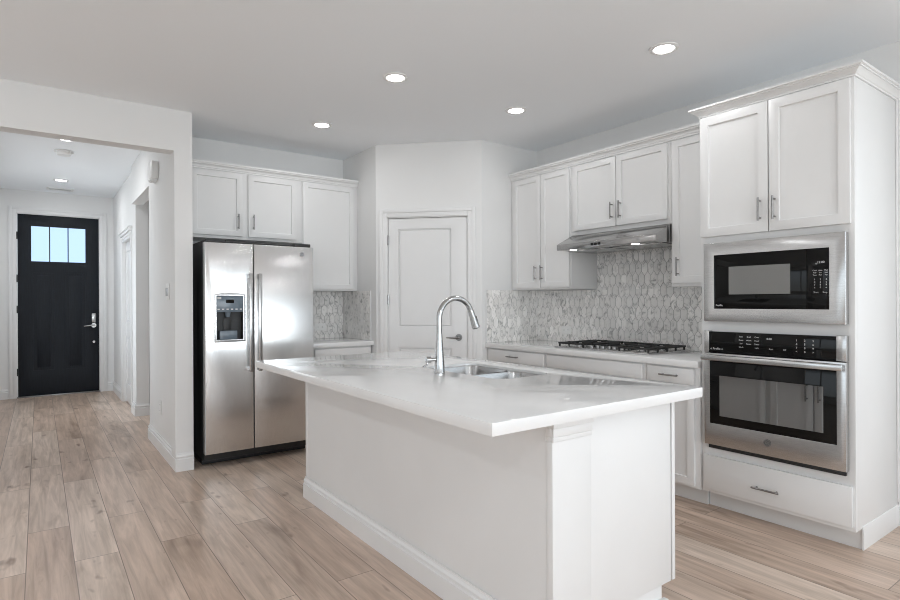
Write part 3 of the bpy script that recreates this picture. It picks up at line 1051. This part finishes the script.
crown(2, [(UXF, 3.9485), (UXF, 1.955)], 2.4025, 1)

BXF = 3.30
DB = WX - BXF
base_cabinet('white base cabinet with drawer nearest the pantry wall', FR(BXF, y0), y0 - 3.2115, DB, 0.8605,
             [((0.036, y0 - 3.222, 0.752, 0.850), (0.37, 0.803))],
             [((0.036, 0.370, 0.125, 0.735), (0.33, 0.64)), ((0.376, y0 - 3.222, 0.125, 0.735), (0.416, 0.64))], rotz=RR)
base_cabinet('wide white base cabinet under the gas cooktop', FR(BXF, 3.211), 3.211 - 2.2875, DB, 0.8605, [],
             [((0.022, 0.456, 0.125, 0.735), (0.42, 0.64)), ((0.462, 0.902, 0.125, 0.735), (0.50, 0.64))], rotz=RR,
             false_front=(0.022, 0.902, 0.752, 0.850))
base_cabinet('narrow white base cabinet beside the tall oven cabinet', FR(BXF, 2.287), 2.287 - 1.9045, DB, 0.8605,
             [((0.020, 2.287 - 1.937, 0.752, 0.850), (0.19, 0.803))],
             [((0.020, 2.287 - 1.937, 0.125, 0.735), (0.06, 0.64))], rotz=RR)
tag(MB().box(3.27, WX - 0.001, 1.9045, PB[1] - 0.001, 0.8615, 0.9035, 0.003).build('countertop', M['quartz']),
    'long pale quartz countertop along the right wall holding the cooktop', 'countertop')

# ------------------------------------------------------------------ backsplashes of elongated hexagon tiles
def picket(name, label, walls, edges=()):
    """walls: list of (frame, rects) - local x along the wall, z up, tile faces at y = -0.009; room towards -y."""
    bm = bmesh.new()
    lay = bm.loops.layers.color.new('tile')
    w, hs_, tip, gap = 0.0565, 0.054, 0.038, 0.0034
    pitch = hs_ + tip
    rnd = random.Random(3)
    for F, rects, z_org in walls:
        for (x0, x1, z0, z1) in rects:
            t = bmesh.new()
            tl = t.loops.layers.color.new('tile')
            i0, i1 = int(x0 / w) - 2, int(x1 / w) + 2
            j0, j1 = int((z0 - z_org) / pitch) - 2, int((z1 - z_org) / pitch) + 2
            for j in range(j0, j1):
                for i in range(i0, i1):
                    cx = (i + (0.5 if j % 2 else 0.0)) * w
                    cz = z_org + j * pitch
                    if cx < x0 - w or cx > x1 + w or cz < z0 - pitch or cz > z1 + pitch:
                        continue
                    hw, hh, ht = w / 2 - gap / 2, hs_ / 2, hs_ / 2 + tip - gap * 0.6
                    base = [(0, -ht), (hw, -hh), (hw, hh), (0, ht), (-hw, hh), (-hw, -hh)]
                    ring0 = [t.verts.new((cx + a, -0.003, cz + b)) for a, b in base]
                    ring1 = [t.verts.new((cx + a, -0.0078, cz + b)) for a, b in base]
                    ring2 = [t.verts.new((cx + a * 0.94, -0.009, cz + b * 0.97)) for a, b in base]
                    c = (rnd.random(), rnd.random(), rnd.random(), 1)
                    fs = [t.faces.new(ring2)]
                    for k in range(6):
                        q = (k + 1) % 6
                        fs.append(t.faces.new((ring0[k], ring0[q], ring1[q], ring1[k])))
                        fs.append(t.faces.new((ring1[k], ring1[q], ring2[q], ring2[k])))
                    for f in fs:
                        f.material_index = 0
                        for l in f.loops:
                            l[tl] = c
            for co, no in (((x0, 0, 0), (-1, 0, 0)), ((x1, 0, 0), (1, 0, 0)), ((0, 0, z0), (0, 0, -1)), ((0, 0, z1), (0, 0, 1))):
                bmesh.ops.bisect_plane(t, geom=t.verts[:] + t.edges[:] + t.faces[:], plane_co=co, plane_no=no, clear_outer=True)
            gb = bmesh.new()
            bmesh.ops.create_cube(gb, size=1.0)
            for v in gb.verts:
                v.co = Vector(((x0 + x1) / 2 + v.co.x * (x1 - x0), -0.0035 + v.co.y * 0.005, (z0 + z1) / 2 + v.co.z * (z1 - z0)))
            for f in gb.faces:
                f.material_index = 1
            me = bpy.data.meshes.new('tmp')
            gb.to_mesh(me)
            gb.free()
            t.from_mesh(me)
            bpy.data.meshes.remove(me)
            t.transform(F)
            me = bpy.data.meshes.new('tmp')
            t.to_mesh(me)
            t.free()
            bm.from_mesh(me)
            bpy.data.meshes.remove(me)
    bmesh.ops.recalc_face_normals(bm, faces=bm.faces)
    mb = MB()
    mb.bm.free()
    mb.bm = bm
    o = mb.build(name, [M['tile'], M['grout']], None, 20)
    for b in edges:
        MB().box(*b, 0.001).build('edge_trim', M['trim'], o)
    return tag(o, label, 'backsplash')

picket('tile_backsplash', 'grey marble picket tile backsplash behind the gas cooktop', [
    (frame(WX, PB[1], RR), [(0.0, PB[1] - 1.9045, 0.9038, 1.3745), (PB[1] - 3.2105, PB[1] - 2.288, 1.3745, 1.820)], 0.90),
    (frame(3.285, PB[1], 0), [(0.0, WX - 3.285 - 0.010, 0.9038, 1.3815)], 0.90)], [(3.278, 3.2845, PB[1] - 0.0105, PB[1] - 0.0005, 0.905, 1.3815)])
picket('tile_backsplash', 'grey marble picket tile backsplash in the nook beside the refrigerator', [
    (frame(1.90, BY, 0), [(0.0, 2.529 - 1.90, 0.9158, 1.3855)], 0.92),
    (frame(PA[0], BY, RR), [(0.0, BY - 4.755, 0.9158, 1.3855)], 0.92)], [(PA[0] - 0.0105, PA[0] - 0.0005, 4.747, 4.7545, 0.917, 1.3855)])
outlet('white outlet on the long tile backsplash left of the cooktop', frame(WX - 0.009, 3.563, RR), 0, 1.012, 0.118, 0.072, True)
outlet('white outlet on the small tile backsplash next to the refrigerator', frame(2.275, BY - 0.009, 0), 0, 1.03, 0.118, 0.072, True)

# ------------------------------------------------------------------ range hood
hood = thing('range_hood', 'stainless under-cabinet range hood above the gas cooktop', 'range hood', (3.67, 2.75, 1.69), RR)
FH_ = frame(WX - 0.011, 3.206, RR)   # local y: negative towards the room
HWD = 3.206 - 2.292
mb = MB(FH_)
mb.prism([(-0.0005, 1.690), (-0.505, 1.690), (-0.505, 1.736), (-0.330, 1.819), (-0.0005, 1.819)], 'X', 0, HWD, 0.0015)
mb.build('canopy', M['hood_steel'], hood)
for a, b in ((0.03, 0.44), (0.47, HWD - 0.03)):
    f = MB(FH_).box(a, b, -0.40, -0.06, 1.683, 1.6895, 0.002).build('grease_filter', M['chrome'], hood)
for a in (0.13, HWD - 0.20):
    MB(FH_).lathe([(0, -0.0005), (0.027, -0.0005), (0.027, -0.005), (0, -0.006)], (a, -0.452, 1.6895), 24).build('lamp', M['hood_lens'], hood)
ct = MB(FH_)
for i, a in enumerate((0.352, 0.385, 0.418)):
    ct.box(a, a + 0.022, -0.509, -0.5055, 1.704, 1.722, 0.001)
ct.build('control_buttons', M['black_glass'], hood)

# ------------------------------------------------------------------ gas cooktop
CX0, CX1, CY0, CY1, CT = 3.375, 3.885, 2.318, 3.205, 0.9042
cook = thing('gas_cooktop', 'five-burner stainless gas cooktop with black grates on the long countertop', 'cooktop', (3.63, 2.76, CT), RR)
MB().box(CX0, CX1, CY0, CY1, CT, CT + 0.012, 0.004).build('tray', M['steel'], cook)
FCk = frame(CX0, CY1, RR, CT)
cw, cd = CY1 - CY0, CX1 - CX0
BUR = [(0.155, 0.14, 0.040), (0.155, 0.38, 0.034), (cw / 2, 0.30, 0.052), (cw - 0.155, 0.14, 0.034), (cw - 0.155, 0.38, 0.040)]
for bx_, by_, r in BUR:
    b = MB(FCk).lathe([(0, 0.0125), (r * 1.25, 0.0125), (r * 1.15, 0.018), (r, 0.020), (r, 0.026), (0, 0.026)], (bx_, by_, 0), 28).build('burner', M['chrome'], cook)
    MB(FCk).lathe([(0, 0.0262), (r * 0.9, 0.0262), (r * 0.9, 0.031), (r * 0.6, 0.034), (0, 0.0345)], (bx_, by_, 0), 28).build('burner_cap', M['iron'], b)
def grate(a, b, y0_, y1_, cxs):
    g_ = MB(FCk)
    z0_, z1_ = 0.030, 0.043
    bw = 0.011
    g_.box(a, b, y0_, y0_ + bw, z0_, z1_, 0.003).box(a, b, y1_ - bw, y1_, z0_, z1_, 0.003)
    g_.box(a, a + bw, y0_ + bw, y1_ - bw, z0_, z1_, 0.003).box(b - bw, b, y0_ + bw, y1_ - bw, z0_, z1_, 0.003)
    m_ = (y0_ + y1_) / 2
    if len(cxs) > 1:
        g_.box(a + bw, b - bw, m_ - bw / 2, m_ + bw / 2, z0_, z1_, 0.003)
    xm_ = (a + b) / 2
    for (x_, y_) in cxs:
        for sx, sy in ((1, 0), (-1, 0), (0, 1), (0, -1)):
            if sx:
                e_ = (b - bw) if sx > 0 else (a + bw)
                lo, hi = sorted((x_ + sx * 0.028, e_))
                g_.box(lo, hi, y_ - bw / 2, y_ + bw / 2, z0_ + 0.002, z1_ + 0.004, 0.003)
            else:
                lim = [y0_ + bw, y1_ - bw] + ([m_ - bw / 2, m_ + bw / 2] if len(cxs) > 1 else [])
                c_ = [v for v in lim if (v - y_) * sy > 0]
                e_ = min(c_, key=lambda v: abs(v - y_))
                lo, hi = sorted((y_ + sy * 0.028, e_))
                g_.box(x_ - bw / 2, x_ + bw / 2, lo, hi, z0_ + 0.002, z1_ + 0.004, 0.003)
    for x_ in (a + 0.004, b - 0.015):
        n_ = 5
        for i in range(n_):
            y_ = y0_ + 0.004 + (y1_ - y0_ - 0.02) * i / (n_ - 1)
            g_.box(x_, x_ + bw, y_, y_ + bw, 0.0122, z0_ + 0.001, 0.001)
    return g_.build('grate', M['iron'], cook)
grate(0.022, 0.285, 0.030, 0.490, [(0.155, 0.14), (0.155, 0.38)])
grate(0.295, cw - 0.295, 0.130, 0.490, [(cw / 2, 0.30)])
grate(cw - 0.285, cw - 0.022, 0.030, 0.490, [(cw - 0.155, 0.14), (cw - 0.155, 0.38)])
for i in range(5):
    kx = cw / 2 + (i - 2) * 0.054
    MB(FCk).lathe([(0, 0.0125), (0.024, 0.0125), (0.024, 0.016), (0.018, 0.018), (0.017, 0.030), (0.014, 0.033), (0, 0.033)], (kx, 0.065 + (0.012 if i % 2 else 0), 0), 24).build('knob', M['pull'], cook)

# ------------------------------------------------------------------ tall oven cabinet
TXF = 3.312
TY1, TY0 = 1.901, 1.089
tw = TY1 - TY0
FT = frame(TXF, TY1, RR)
dT = WX - TXF - 0.001
tall = thing('oven_cabinet', 'tall white cabinet housing the microwave and wall oven', 'cabinet', (3.61, 1.4965, 0), RR)
MB(FT).box(tw - 0.02, tw, 0.0205, dT, 0.108, 2.4095, 0.001).build('side_panel', M['cab'], tall)
MB(FT).box(0.0, 0.02, 0.0205, dT, 0.108, 2.4095, 0.001).build('side_panel', M['cab'], tall)
MB(FT).box(0.0205, tw - 0.0205, dT - 0.01, dT, 0.108, 2.4095).build('back_panel', M['cab'], tall)
MB(FT).box(0.0205, tw - 0.0205, 0.0205, dT - 0.0105, 2.39, 2.4095).build('top_panel', M['cab'], tall)
for z in (0.108, 0.36, 1.125, 1.635):
    MB(FT).box(0.0205, tw - 0.0205, 0.0205, dT - 0.0105, z, z + 0.02).build('shelf', M['cab'], tall)
MWO = (0.045, tw - 0.040, 1.185, 1.605)
OVO = (0.040, tw - 0.036, 0.400, 1.090)
ff = MB(FT @ Matrix.Rotation(PI / 2, 4, 'X'))
ff.plate([(0, 0.108), (tw, 0.108), (tw, 2.4095), (0, 2.4095)],
         [[(a, c), (b, c), (b, d), (a, d)] for a, b, c, d in (MWO, OVO, (0.05, tw - 0.05, 0.15, 0.32), (0.05, tw - 0.05, 1.69, 2.36))], 0.0, -0.020, 0.001)
ff.build('face_frame', M['cab'], tall)
MB(FT).box(0.0, tw - 0.002, 0.085, 0.10, 0.0005, 0.1075).build('toe_kick', M['toe'], tall)
sk = MB()
sk.sweep([(TXF + 0.075, TY0), (WX - 0.001, TY0)], [(0, 0.0005), (0.008, 0.0005), (0.008, 0.105), (0.004, 0.116), (0, 0.119)], 1)
sk.build('base_moulding', M['cab'], tall)
MB(FT).box(tw + 0.0003, tw + 0.008, dT - 0.022, dT, 0.135, 2.405, 0.002).build('scribe_moulding', M['cab'], tall)
for a, b, hx in ((0.004, TY1 - 1.4985, TY1 - 1.538), (TY1 - 1.4925, TY1 - 1.102, TY1 - 1.460)):
    q = MB(FT).shaker(a, b, 1.664, 2.394, -0.0205, rail=0.072).build('door', M['cab'], tall)
    MB(FT).pull(hx, 1.79, True, 0.13, -0.0205).build('handle', M['pull'], q)
q = MB(FT).box(0.018, tw - 0.010, -0.0205, -0.0005, 0.132, 0.337, 0.003).build('drawer', M['cab'], tall)
MB(FT).pull(TY1 - 1.51, 0.217, False, 0.145, -0.0205).build('handle', M['pull'], q)
CR2 = [(0.0005, 0.0), (0.008, 0.0), (0.008, 0.008), (0.014, 0.012), (0.020, 0.022), (0.036, 0.034), (0.042, 0.034), (0.042, 0.040), (0.052, 0.042), (0.052, 0.053), (0.0005, 0.053)]
crown(3, [(UXF - 0.05, TY1), (TXF, TY1), (TXF, TY0), (WX - 0.001, TY0)], 2.4025, 1, 1.0, CR2)

# ------------------------------------------------------------------ microwave
mw = thing('microwave', 'built-in stainless microwave with black glass door above the wall oven', 'microwave', (3.5, 1.49, 1.18), RR)
def TY(y):
    return TY1 - y
yf = -0.043   # local y of the appliance front (X = 3.265)
MB(FT).box(0.055, tw - 0.050, 0.0005, 0.40, 1.195, 1.595).build('body', M['black_plastic'], mw)
mwf = MB(FT @ Matrix.Rotation(PI / 2, 4, 'X'))
mwf.plate([(TY(1.862), 1.154), (TY(1.116), 1.154), (TY(1.116), 1.621), (TY(1.862), 1.621)],
          [[(TY(1.797), 1.229), (TY(1.189), 1.229), (TY(1.189), 1.547), (TY(1.797), 1.547)]], -yf, 0.0006, 0.002)
mwf.build('trim_frame', M['steel'], mw)
mwd = MB(FT).box(TY(1.796), TY(1.2945), yf + 0.004, -0.0012, 1.230, 1.546, 0.002).build('door', M['black_glass'], mw)
MB(FT).box(TY(1.7105), TY(1.375), yf + 0.0034, yf + 0.0039, 1.313, 1.475).build('window', M['mw_window'], mwd)
mwc = MB(FT).box(TY(1.2935), TY(1.190), yf + 0.004, -0.0012, 1.230, 1.546, 0.002).build('control_panel', M['black_glass'], mw)
items = []
kx0 = TY(1.2625)
items += [('12:00', kx0 + 0.035, yf + 0.0037, 1.474, 0.016)]
for i, row in enumerate((1.432, 1.420, 1.408)):
    for j in range(3):
        items.append((['Cook', 'Auto', 'Melt', 'Add', 'Set', 'Soft', 'Time', 'Pwr', 'Fan'][i * 3 + j], kx0 + 0.006 + j * 0.027, yf + 0.0037, row, 0.009))
for i, row in enumerate((1.385, 1.371, 1.357, 1.343)):
    for j in range(3):
        items.append((['1', '2', '3', '4', '5', '6', '7', '8', '9', 'x', '0', 'o'][i * 3 + j], kx0 + 0.006 + j * 0.027, yf + 0.0037, row, 0.012))
items += [('Start', kx0 + 0.012, yf + 0.0037, 1.318, 0.012), ('Stop', kx0 + 0.054, yf + 0.0037, 1.318, 0.012)]
text_part('clock_print', mwc, FT, items[:1], M['print'])
text_part('function_print', mwc, FT, items[1:10], M['print'])
text_part('number_print', mwc, FT, items[10:22], M['print'])
text_part('start_print', mwc, FT, items[22:23], M['print'])
text_part('stop_print', mwc, FT, items[23:], M['print'])
text_part('door_lettering', mwd, FT, [('Profile', TY(1.768), yf + 0.0037, 1.249, 0.016)], M['print'])

# ------------------------------------------------------------------ wall oven
ov = thing('wall_oven', 'stainless wall oven with black glass door below the microwave', 'oven', (3.5, 1.49, 0.40), RR)
MB(FT).box(0.05, tw - 0.045, 0.0005, 0.55, 0.41, 1.08).build('body', M['black_plastic'], ov)
MB(FT).box(TY(1.830), TY(1.160), yf + 0.004, -0.0012, 0.9655, 1.092, 0.002).build('control_panel', M['black_glass'], ov)
ovc = [c for c in ov.children if c.name.startswith('control_panel')][0]
for a, b in ((1.862, 1.831), (1.159, 1.116)):
    MB(FT).box(TY(a), TY(b), yf + 0.002, -0.0012, 0.9655, 1.097, 0.002).build('end_cap', M['steel'], ov)
of = MB(FT @ Matrix.Rotation(PI / 2, 4, 'X'))
of.plate([(TY(1.862), 0.411), (TY(1.116), 0.411), (TY(1.116), 0.963), (TY(1.862), 0.963)],
         [[(TY(1.826), 0.541), (TY(1.158), 0.541), (TY(1.158), 0.917), (TY(1.826), 0.917)]], -yf, 0.0012, 0.003)
od = of.build('door', M['steel'], ov)
MB(FT).box(TY(1.8255), TY(1.1585), yf + 0.003, -0.0012, 0.5415, 0.9165, 0.001).build('door_glass', M['black_glass'], od)
MB(FT).box(TY(1.7685), TY(1.2185), yf + 0.0023, yf + 0.0028, 0.590, 0.830).build('door_window', M['oven_window'], od)
hb = MB(FT)
hb.box(TY(1.858), TY(1.118), yf - 0.052, yf - 0.030, 0.922, 0.956, 0.006)
for a in (1.845, 1.150):
    hb.box(TY(a), TY(a - 0.022), yf - 0.032, yf - 0.0003, 0.926, 0.952, 0.003)
hb.build('door_handle', M['steel'], od)
MB(FT).box(TY(1.850), TY(1.126), -0.018, -0.0012, 0.385, 0.408, 0.002).build('bottom_vent', M['black_plastic'], ov)
emblem(od, FT, TY(1.496), yf - 0.0002, 0.484, 0.020)
items = []
for i in range(4):
    for j in range(3):
        if i == 3 and j == 1:
            continue
        items.append((['Bake', 'Broil', 'Conv', 'Roast', 'Warm', 'Proof', 'Self', 'Steam', 'Timer', 'Clock', '', 'Light'][i * 3 + j],
                      TY(1.640) + j * 0.044, yf + 0.0036, 1.068 - i * 0.020, 0.011))
for i in range(4):
    for j in range(3):
        items.append((['1', '2', '3', '4', '5', '6', '7', '8', '9', '<', '0', '>'][i * 3 + j],
                      TY(1.345) + j * 0.040, yf + 0.0036, 1.062 - i * 0.020, 0.015))
items += [('8:00', TY(1.485), yf + 0.0036, 1.062, 0.016), ('Start', TY(1.475), yf + 0.0036, 1.006, 0.012), ('Off', TY(1.405), yf + 0.0036, 1.006, 0.012)]
text_part('function_print', ovc, FT, items[:11], M['print'])
text_part('number_print', ovc, FT, items[11:23], M['print'])
text_part('clock_print', ovc, FT, items[23:24], M['print'])
text_part('start_print', ovc, FT, items[24:25], M['print'])
text_part('off_print', ovc, FT, items[25:], M['print'])
text_part('panel_lettering', ovc, FT, [('o Profile o', TY(1.785), yf + 0.0036, 0.990, 0.018)], M['print'])

# ------------------------------------------------------------------ kitchen island
IX0, IX1, IY0, IY1 = 1.416, 2.140, 1.362, 3.548
isl = thing('kitchen_island', 'white kitchen island base with panelled end under the big quartz top', 'kitchen island', (1.78, 2.43, 0))
IT = 0.8725
bd = MB()
bd.box(IX0, IX0 + 0.02, IY0 + 0.0205, IY1 - 0.0205, 0.0005, IT)
bd.build('back_panel', M['cab'], isl)
MB().box(IX0 + 0.0205, IX1 - 0.010, IY0, IY0 + 0.02, 0.108, IT, 0.0015).build('end_panel', M['cab'], isl)
MB().box(IX0 + 0.0205, IX1, IY1 - 0.02, IY1, 0.108, IT, 0.0015).build('end_panel', M['cab'], isl)
MB().box(IX0 + 0.0205, IX1 - 0.0005, IY0 + 0.0205, IY1 - 0.0205, 0.108, 0.126).build('bottom_panel', M['cab'], isl)
fr = MB(frame(IX1, IY0 + 0.0205, PI / 2) @ Matrix.Rotation(PI / 2, 4, 'X'))
Lf = IY1 - IY0 - 0.041
mods = [(0.0, 0.62), (0.62, 1.56), (1.56, Lf)]
fr.plate([(0, 0.126), (Lf, 0.126), (Lf, IT), (0, IT)], [[(a + 0.03, 0.15), (b - 0.03, 0.15), (b - 0.03, IT - 0.03), (a + 0.03, IT - 0.03)] for a, b in mods], -0.0205, -0.0005)
fr.build('face_frame', M['cab'], isl)
FI = frame(IX1, IY0 + 0.0205, PI / 2)
for i, (a, b) in enumerate(mods):
    if i != 1:
        q = MB(FI).box(a + 0.018 if i else -0.012, b - 0.018, -0.0205, -0.0005, 0.745, 0.850, 0.003).build('drawer', M['cab'], isl)
        MB(FI).pull((a + b) / 2, 0.80, False, 0.13, -0.0205).build('handle', M['pull'], q)
    else:
        MB(FI).box(a + 0.018, b - 0.018, -0.0205, -0.0005, 0.745, 0.850, 0.003).build('false_front', M['cab'], isl)
    mid = (a + b) / 2
    for c, d, h in ((a + 0.018 if i else -0.012, mid - 0.004, mid - 0.04), (mid + 0.004, b - 0.018, mid + 0.04)):
        q = MB(FI).shaker(c, d, 0.125, 0.725, -0.0205).build('door', M['cab'], isl)
        MB(FI).pull(h, 0.63, True, 0.13, -0.0205).build('handle', M['pull'], q)
MB().box(IX0 + 0.0205, IX1 - 0.06, IY0 + 0.012, IY0 + 0.032, 0.0005, 0.1075).box(IX1 - 0.08, IX1 - 0.06, IY0 + 0.0325, IY1 - 0.0325, 0.0005, 0.1075).build('toe_kick', M['cab'], isl)
MB().box(IX0 + 0.02, IX1 - 0.045, IY0 - 0.012, IY0 + 0.0115, 0.0005, 0.048, 0.003).build('shoe_moulding', M['trim'], isl)
MB(FI).box(-0.0202, -0.0135, -0.0215, -0.0005, 0.108, IT - 0.001, 0.001).build('filler_strip', M['cab'], isl)
# corner pilasters with stepped capitals
for (a0, a1, s) in ((IY0 - 0.012, IY0 + 0.0202, -1), (IY1 - 0.0202, IY1 + 0.012, 1)):
    p_ = MB().box(IX0 - 0.002, 1.612, a0, a1, 0.0005, IT, 0.002).build('pilaster', M['cab'], isl)
    cp = MB()
    lo, hi = (a0 - 0.012, a0 - 0.0003) if s < 0 else (a1 + 0.0003, a1 + 0.012)
    for z0_, z1_, g_ in ((0.842, IT, 0.0), (0.812, 0.8415, 0.0035), (0.795, 0.8115, 0.0062)):
        l2, h2 = (lo + g_, hi) if s < 0 else (lo, hi - g_)
        cp.box(IX0 - 0.0025 - (0.007 - g_) * 0.6, 1.612 + (0.003 if g_ == 0 else 0), l2, h2, z0_, z1_, 0.002)
        cp.box(IX0 - 0.0025 - (0.007 - g_) * 0.6, IX0 - 0.0023, hi if s < 0 else a0 , a1 if s < 0 else lo, z0_, z1_, 0.002)
    cp.build('capital', M['cab'], p_)
BB2 = [(0, 0.0005), (0.018, 0.0005), (0.018, 0.092), (0.010, 0.096), (0.010, 0.103), (0.014, 0.107), (0.014, 0.113), (0.006, 0.123), (0.004, 0.134), (0, 0.134)]
MB().sweep([(IX0 - 0.0025, IY1 + 0.0125), (IX0 - 0.0025, IY0 - 0.0125)], BB2, 1).build('base_moulding', M['trim'], isl)

# ------------------------------------------------------------------ island countertop with sink cut-out
def rrect(x0, x1, y0, y1, r, n=6):
    pts = []
    for cx, cy, a in ((x1 - r, y1 - r, 0), (x0 + r, y1 - r, PI / 2), (x0 + r, y0 + r, PI), (x1 - r, y0 + r, 1.5 * PI)):
        for i in range(n + 1):
            t_ = a + PI / 2 * i / n
            pts.append((cx + r * math.cos(t_), cy + r * math.sin(t_)))
    return pts
SX0, SX1, SY0, SY1 = 1.728, 2.088, 1.985, 2.640
ctop = MB().plate([(1.092, 1.287), (2.246, 1.287), (2.246, 3.566), (1.092, 3.566)], [rrect(SX0, SX1, SY0, SY1, 0.07)], 0.8735, 0.914, 0.0012).build('countertop', M['quartz'])
tag(ctop, 'large pale quartz island countertop with undermount sink cut-out', 'countertop')

sink = thing('sink', 'double-bowl stainless undermount sink in the island countertop', 'sink', ((SX0 + SX1) / 2, (SY0 + SY1) / 2, 0.66))
mid = 2.275
def bowl(y0_, y1_, depth, div):
    x0_, x1_ = SX0 + 0.0015, SX1 - 0.0015
    t = bmesh.new()
    zt = 0.900
    loops = []
    for (ins, z, r) in ((0.0, zt, 0.065), (0.004, zt - 0.01, 0.062), (0.012, zt - depth + 0.035, 0.055), (0.022, zt - depth + 0.010, 0.05), (0.045, zt - depth, 0.04)):
        loops.append([t.verts.new((x, y, z)) for x, y in rrect(x0_ + ins, x1_ - ins, y0_ + ins, y1_ - ins, r, 6)])
    for a, b in zip(loops, loops[1:]):
        for k_ in range(len(a)):
            q_ = (k_ + 1) % len(a)
            t.faces.new((a[k_], a[q_], b[q_], b[k_]))
    t.faces.new(loops[-1])
    bmesh.ops.recalc_face_normals(t, faces=t.faces)
    bmesh.ops.solidify(t, geom=list(t.faces), thickness=0.0016)
    mb_ = MB()
    mb_._take(t)
    b_ = mb_.build('bowl', M['sink'], sink, 50)
    dr2 = MB().lathe([(0, 0.0005), (0.042, 0.0005), (0.042, 0.003), (0.03, 0.004), (0.026, 0.001), (0, 0.001)], ((x0_ + x1_) / 2, (y0_ + y1_) / 2, zt - depth + 0.001), 28).build('drain', M['chrome'], b_)
bowl(mid + 0.012, SY1 - 0.0015, 0.20, False)
bowl(SY0 + 0.0015, mid - 0.012, 0.20, False)
MB().box(SX0 + 0.01, SX1 - 0.01, mid - 0.0135, mid + 0.0135, 0.870, 0.893, 0.006).build('divider', M['sink'], sink)

# ------------------------------------------------------------------ faucet
FXc, FYc, FZc = 1.652, 2.360, 0.9143
fc = thing('faucet', 'tall brushed nickel gooseneck faucet behind the island sink', 'faucet', (FXc, FYc, FZc))
pr = [(0, 0), (0.0285, 0), (0.0285, 0.004), (0.0265, 0.008), (0.0245, 0.06), (0.0205, 0.12), (0.0170, 0.17), (0.0155, 0.20), (0, 0.20)]
MB().lathe(pr, (FXc, FYc, FZc), 32).build('base', M['chrome'], fc)
R_ = 0.106
zc = 1.190
pts = [(FXc, FYc, FZc + 0.198), (FXc, FYc, zc - 0.03)]
for i in range(0, 19):
    a = PI - (PI - math.radians(22)) * i / 18
    pts.append((FXc + R_ + R_ * math.cos(a), FYc, zc + R_ * math.sin(a)))
MB().tube(pts, 0.0145, 20).build('spout', M['chrome'], fc)
a = math.radians(22)
e = Vector(pts[-1])
d_ = Vector((math.sin(a), 0, -math.cos(a)))
mb = MB().tube([e - d_ * 0.004, e + d_ * 0.004, e + d_ * 0.03, e + d_ * 0.095, e + d_ * 0.10], [0.0148, 0.0162, 0.0168, 0.0215, 0.0195], 24)
sh = mb.build('spray_head', M['chrome'], fc)
bp_ = e + d_ * 0.055 + Vector((math.cos(a), 0, math.sin(a))) * 0.0185
MB().tube([bp_ - d_ * 0.014, bp_ + d_ * 0.014], 0.006, 12).build('spray_button', M['black_plastic'], sh)
hz = FZc + 0.070
hl = MB().cyl((FXc - 0.018, FYc + 0.004, hz), (FXc - 0.050, FYc + 0.010, hz), 0.0095, 16)
hl.cyl((FXc - 0.050, FYc + 0.010, hz), (FXc - 0.072, FYc + 0.014, hz), 0.0165, 20)
hl.tube([(FXc - 0.060, FYc + 0.012, hz - 0.010), (FXc - 0.074, FYc + 0.008, hz - 0.026), (FXc - 0.098, FYc + 0.004, hz - 0.034)], [0.006, 0.005, 0.0045], 10)
hl.build('handle', M['chrome'], fc)
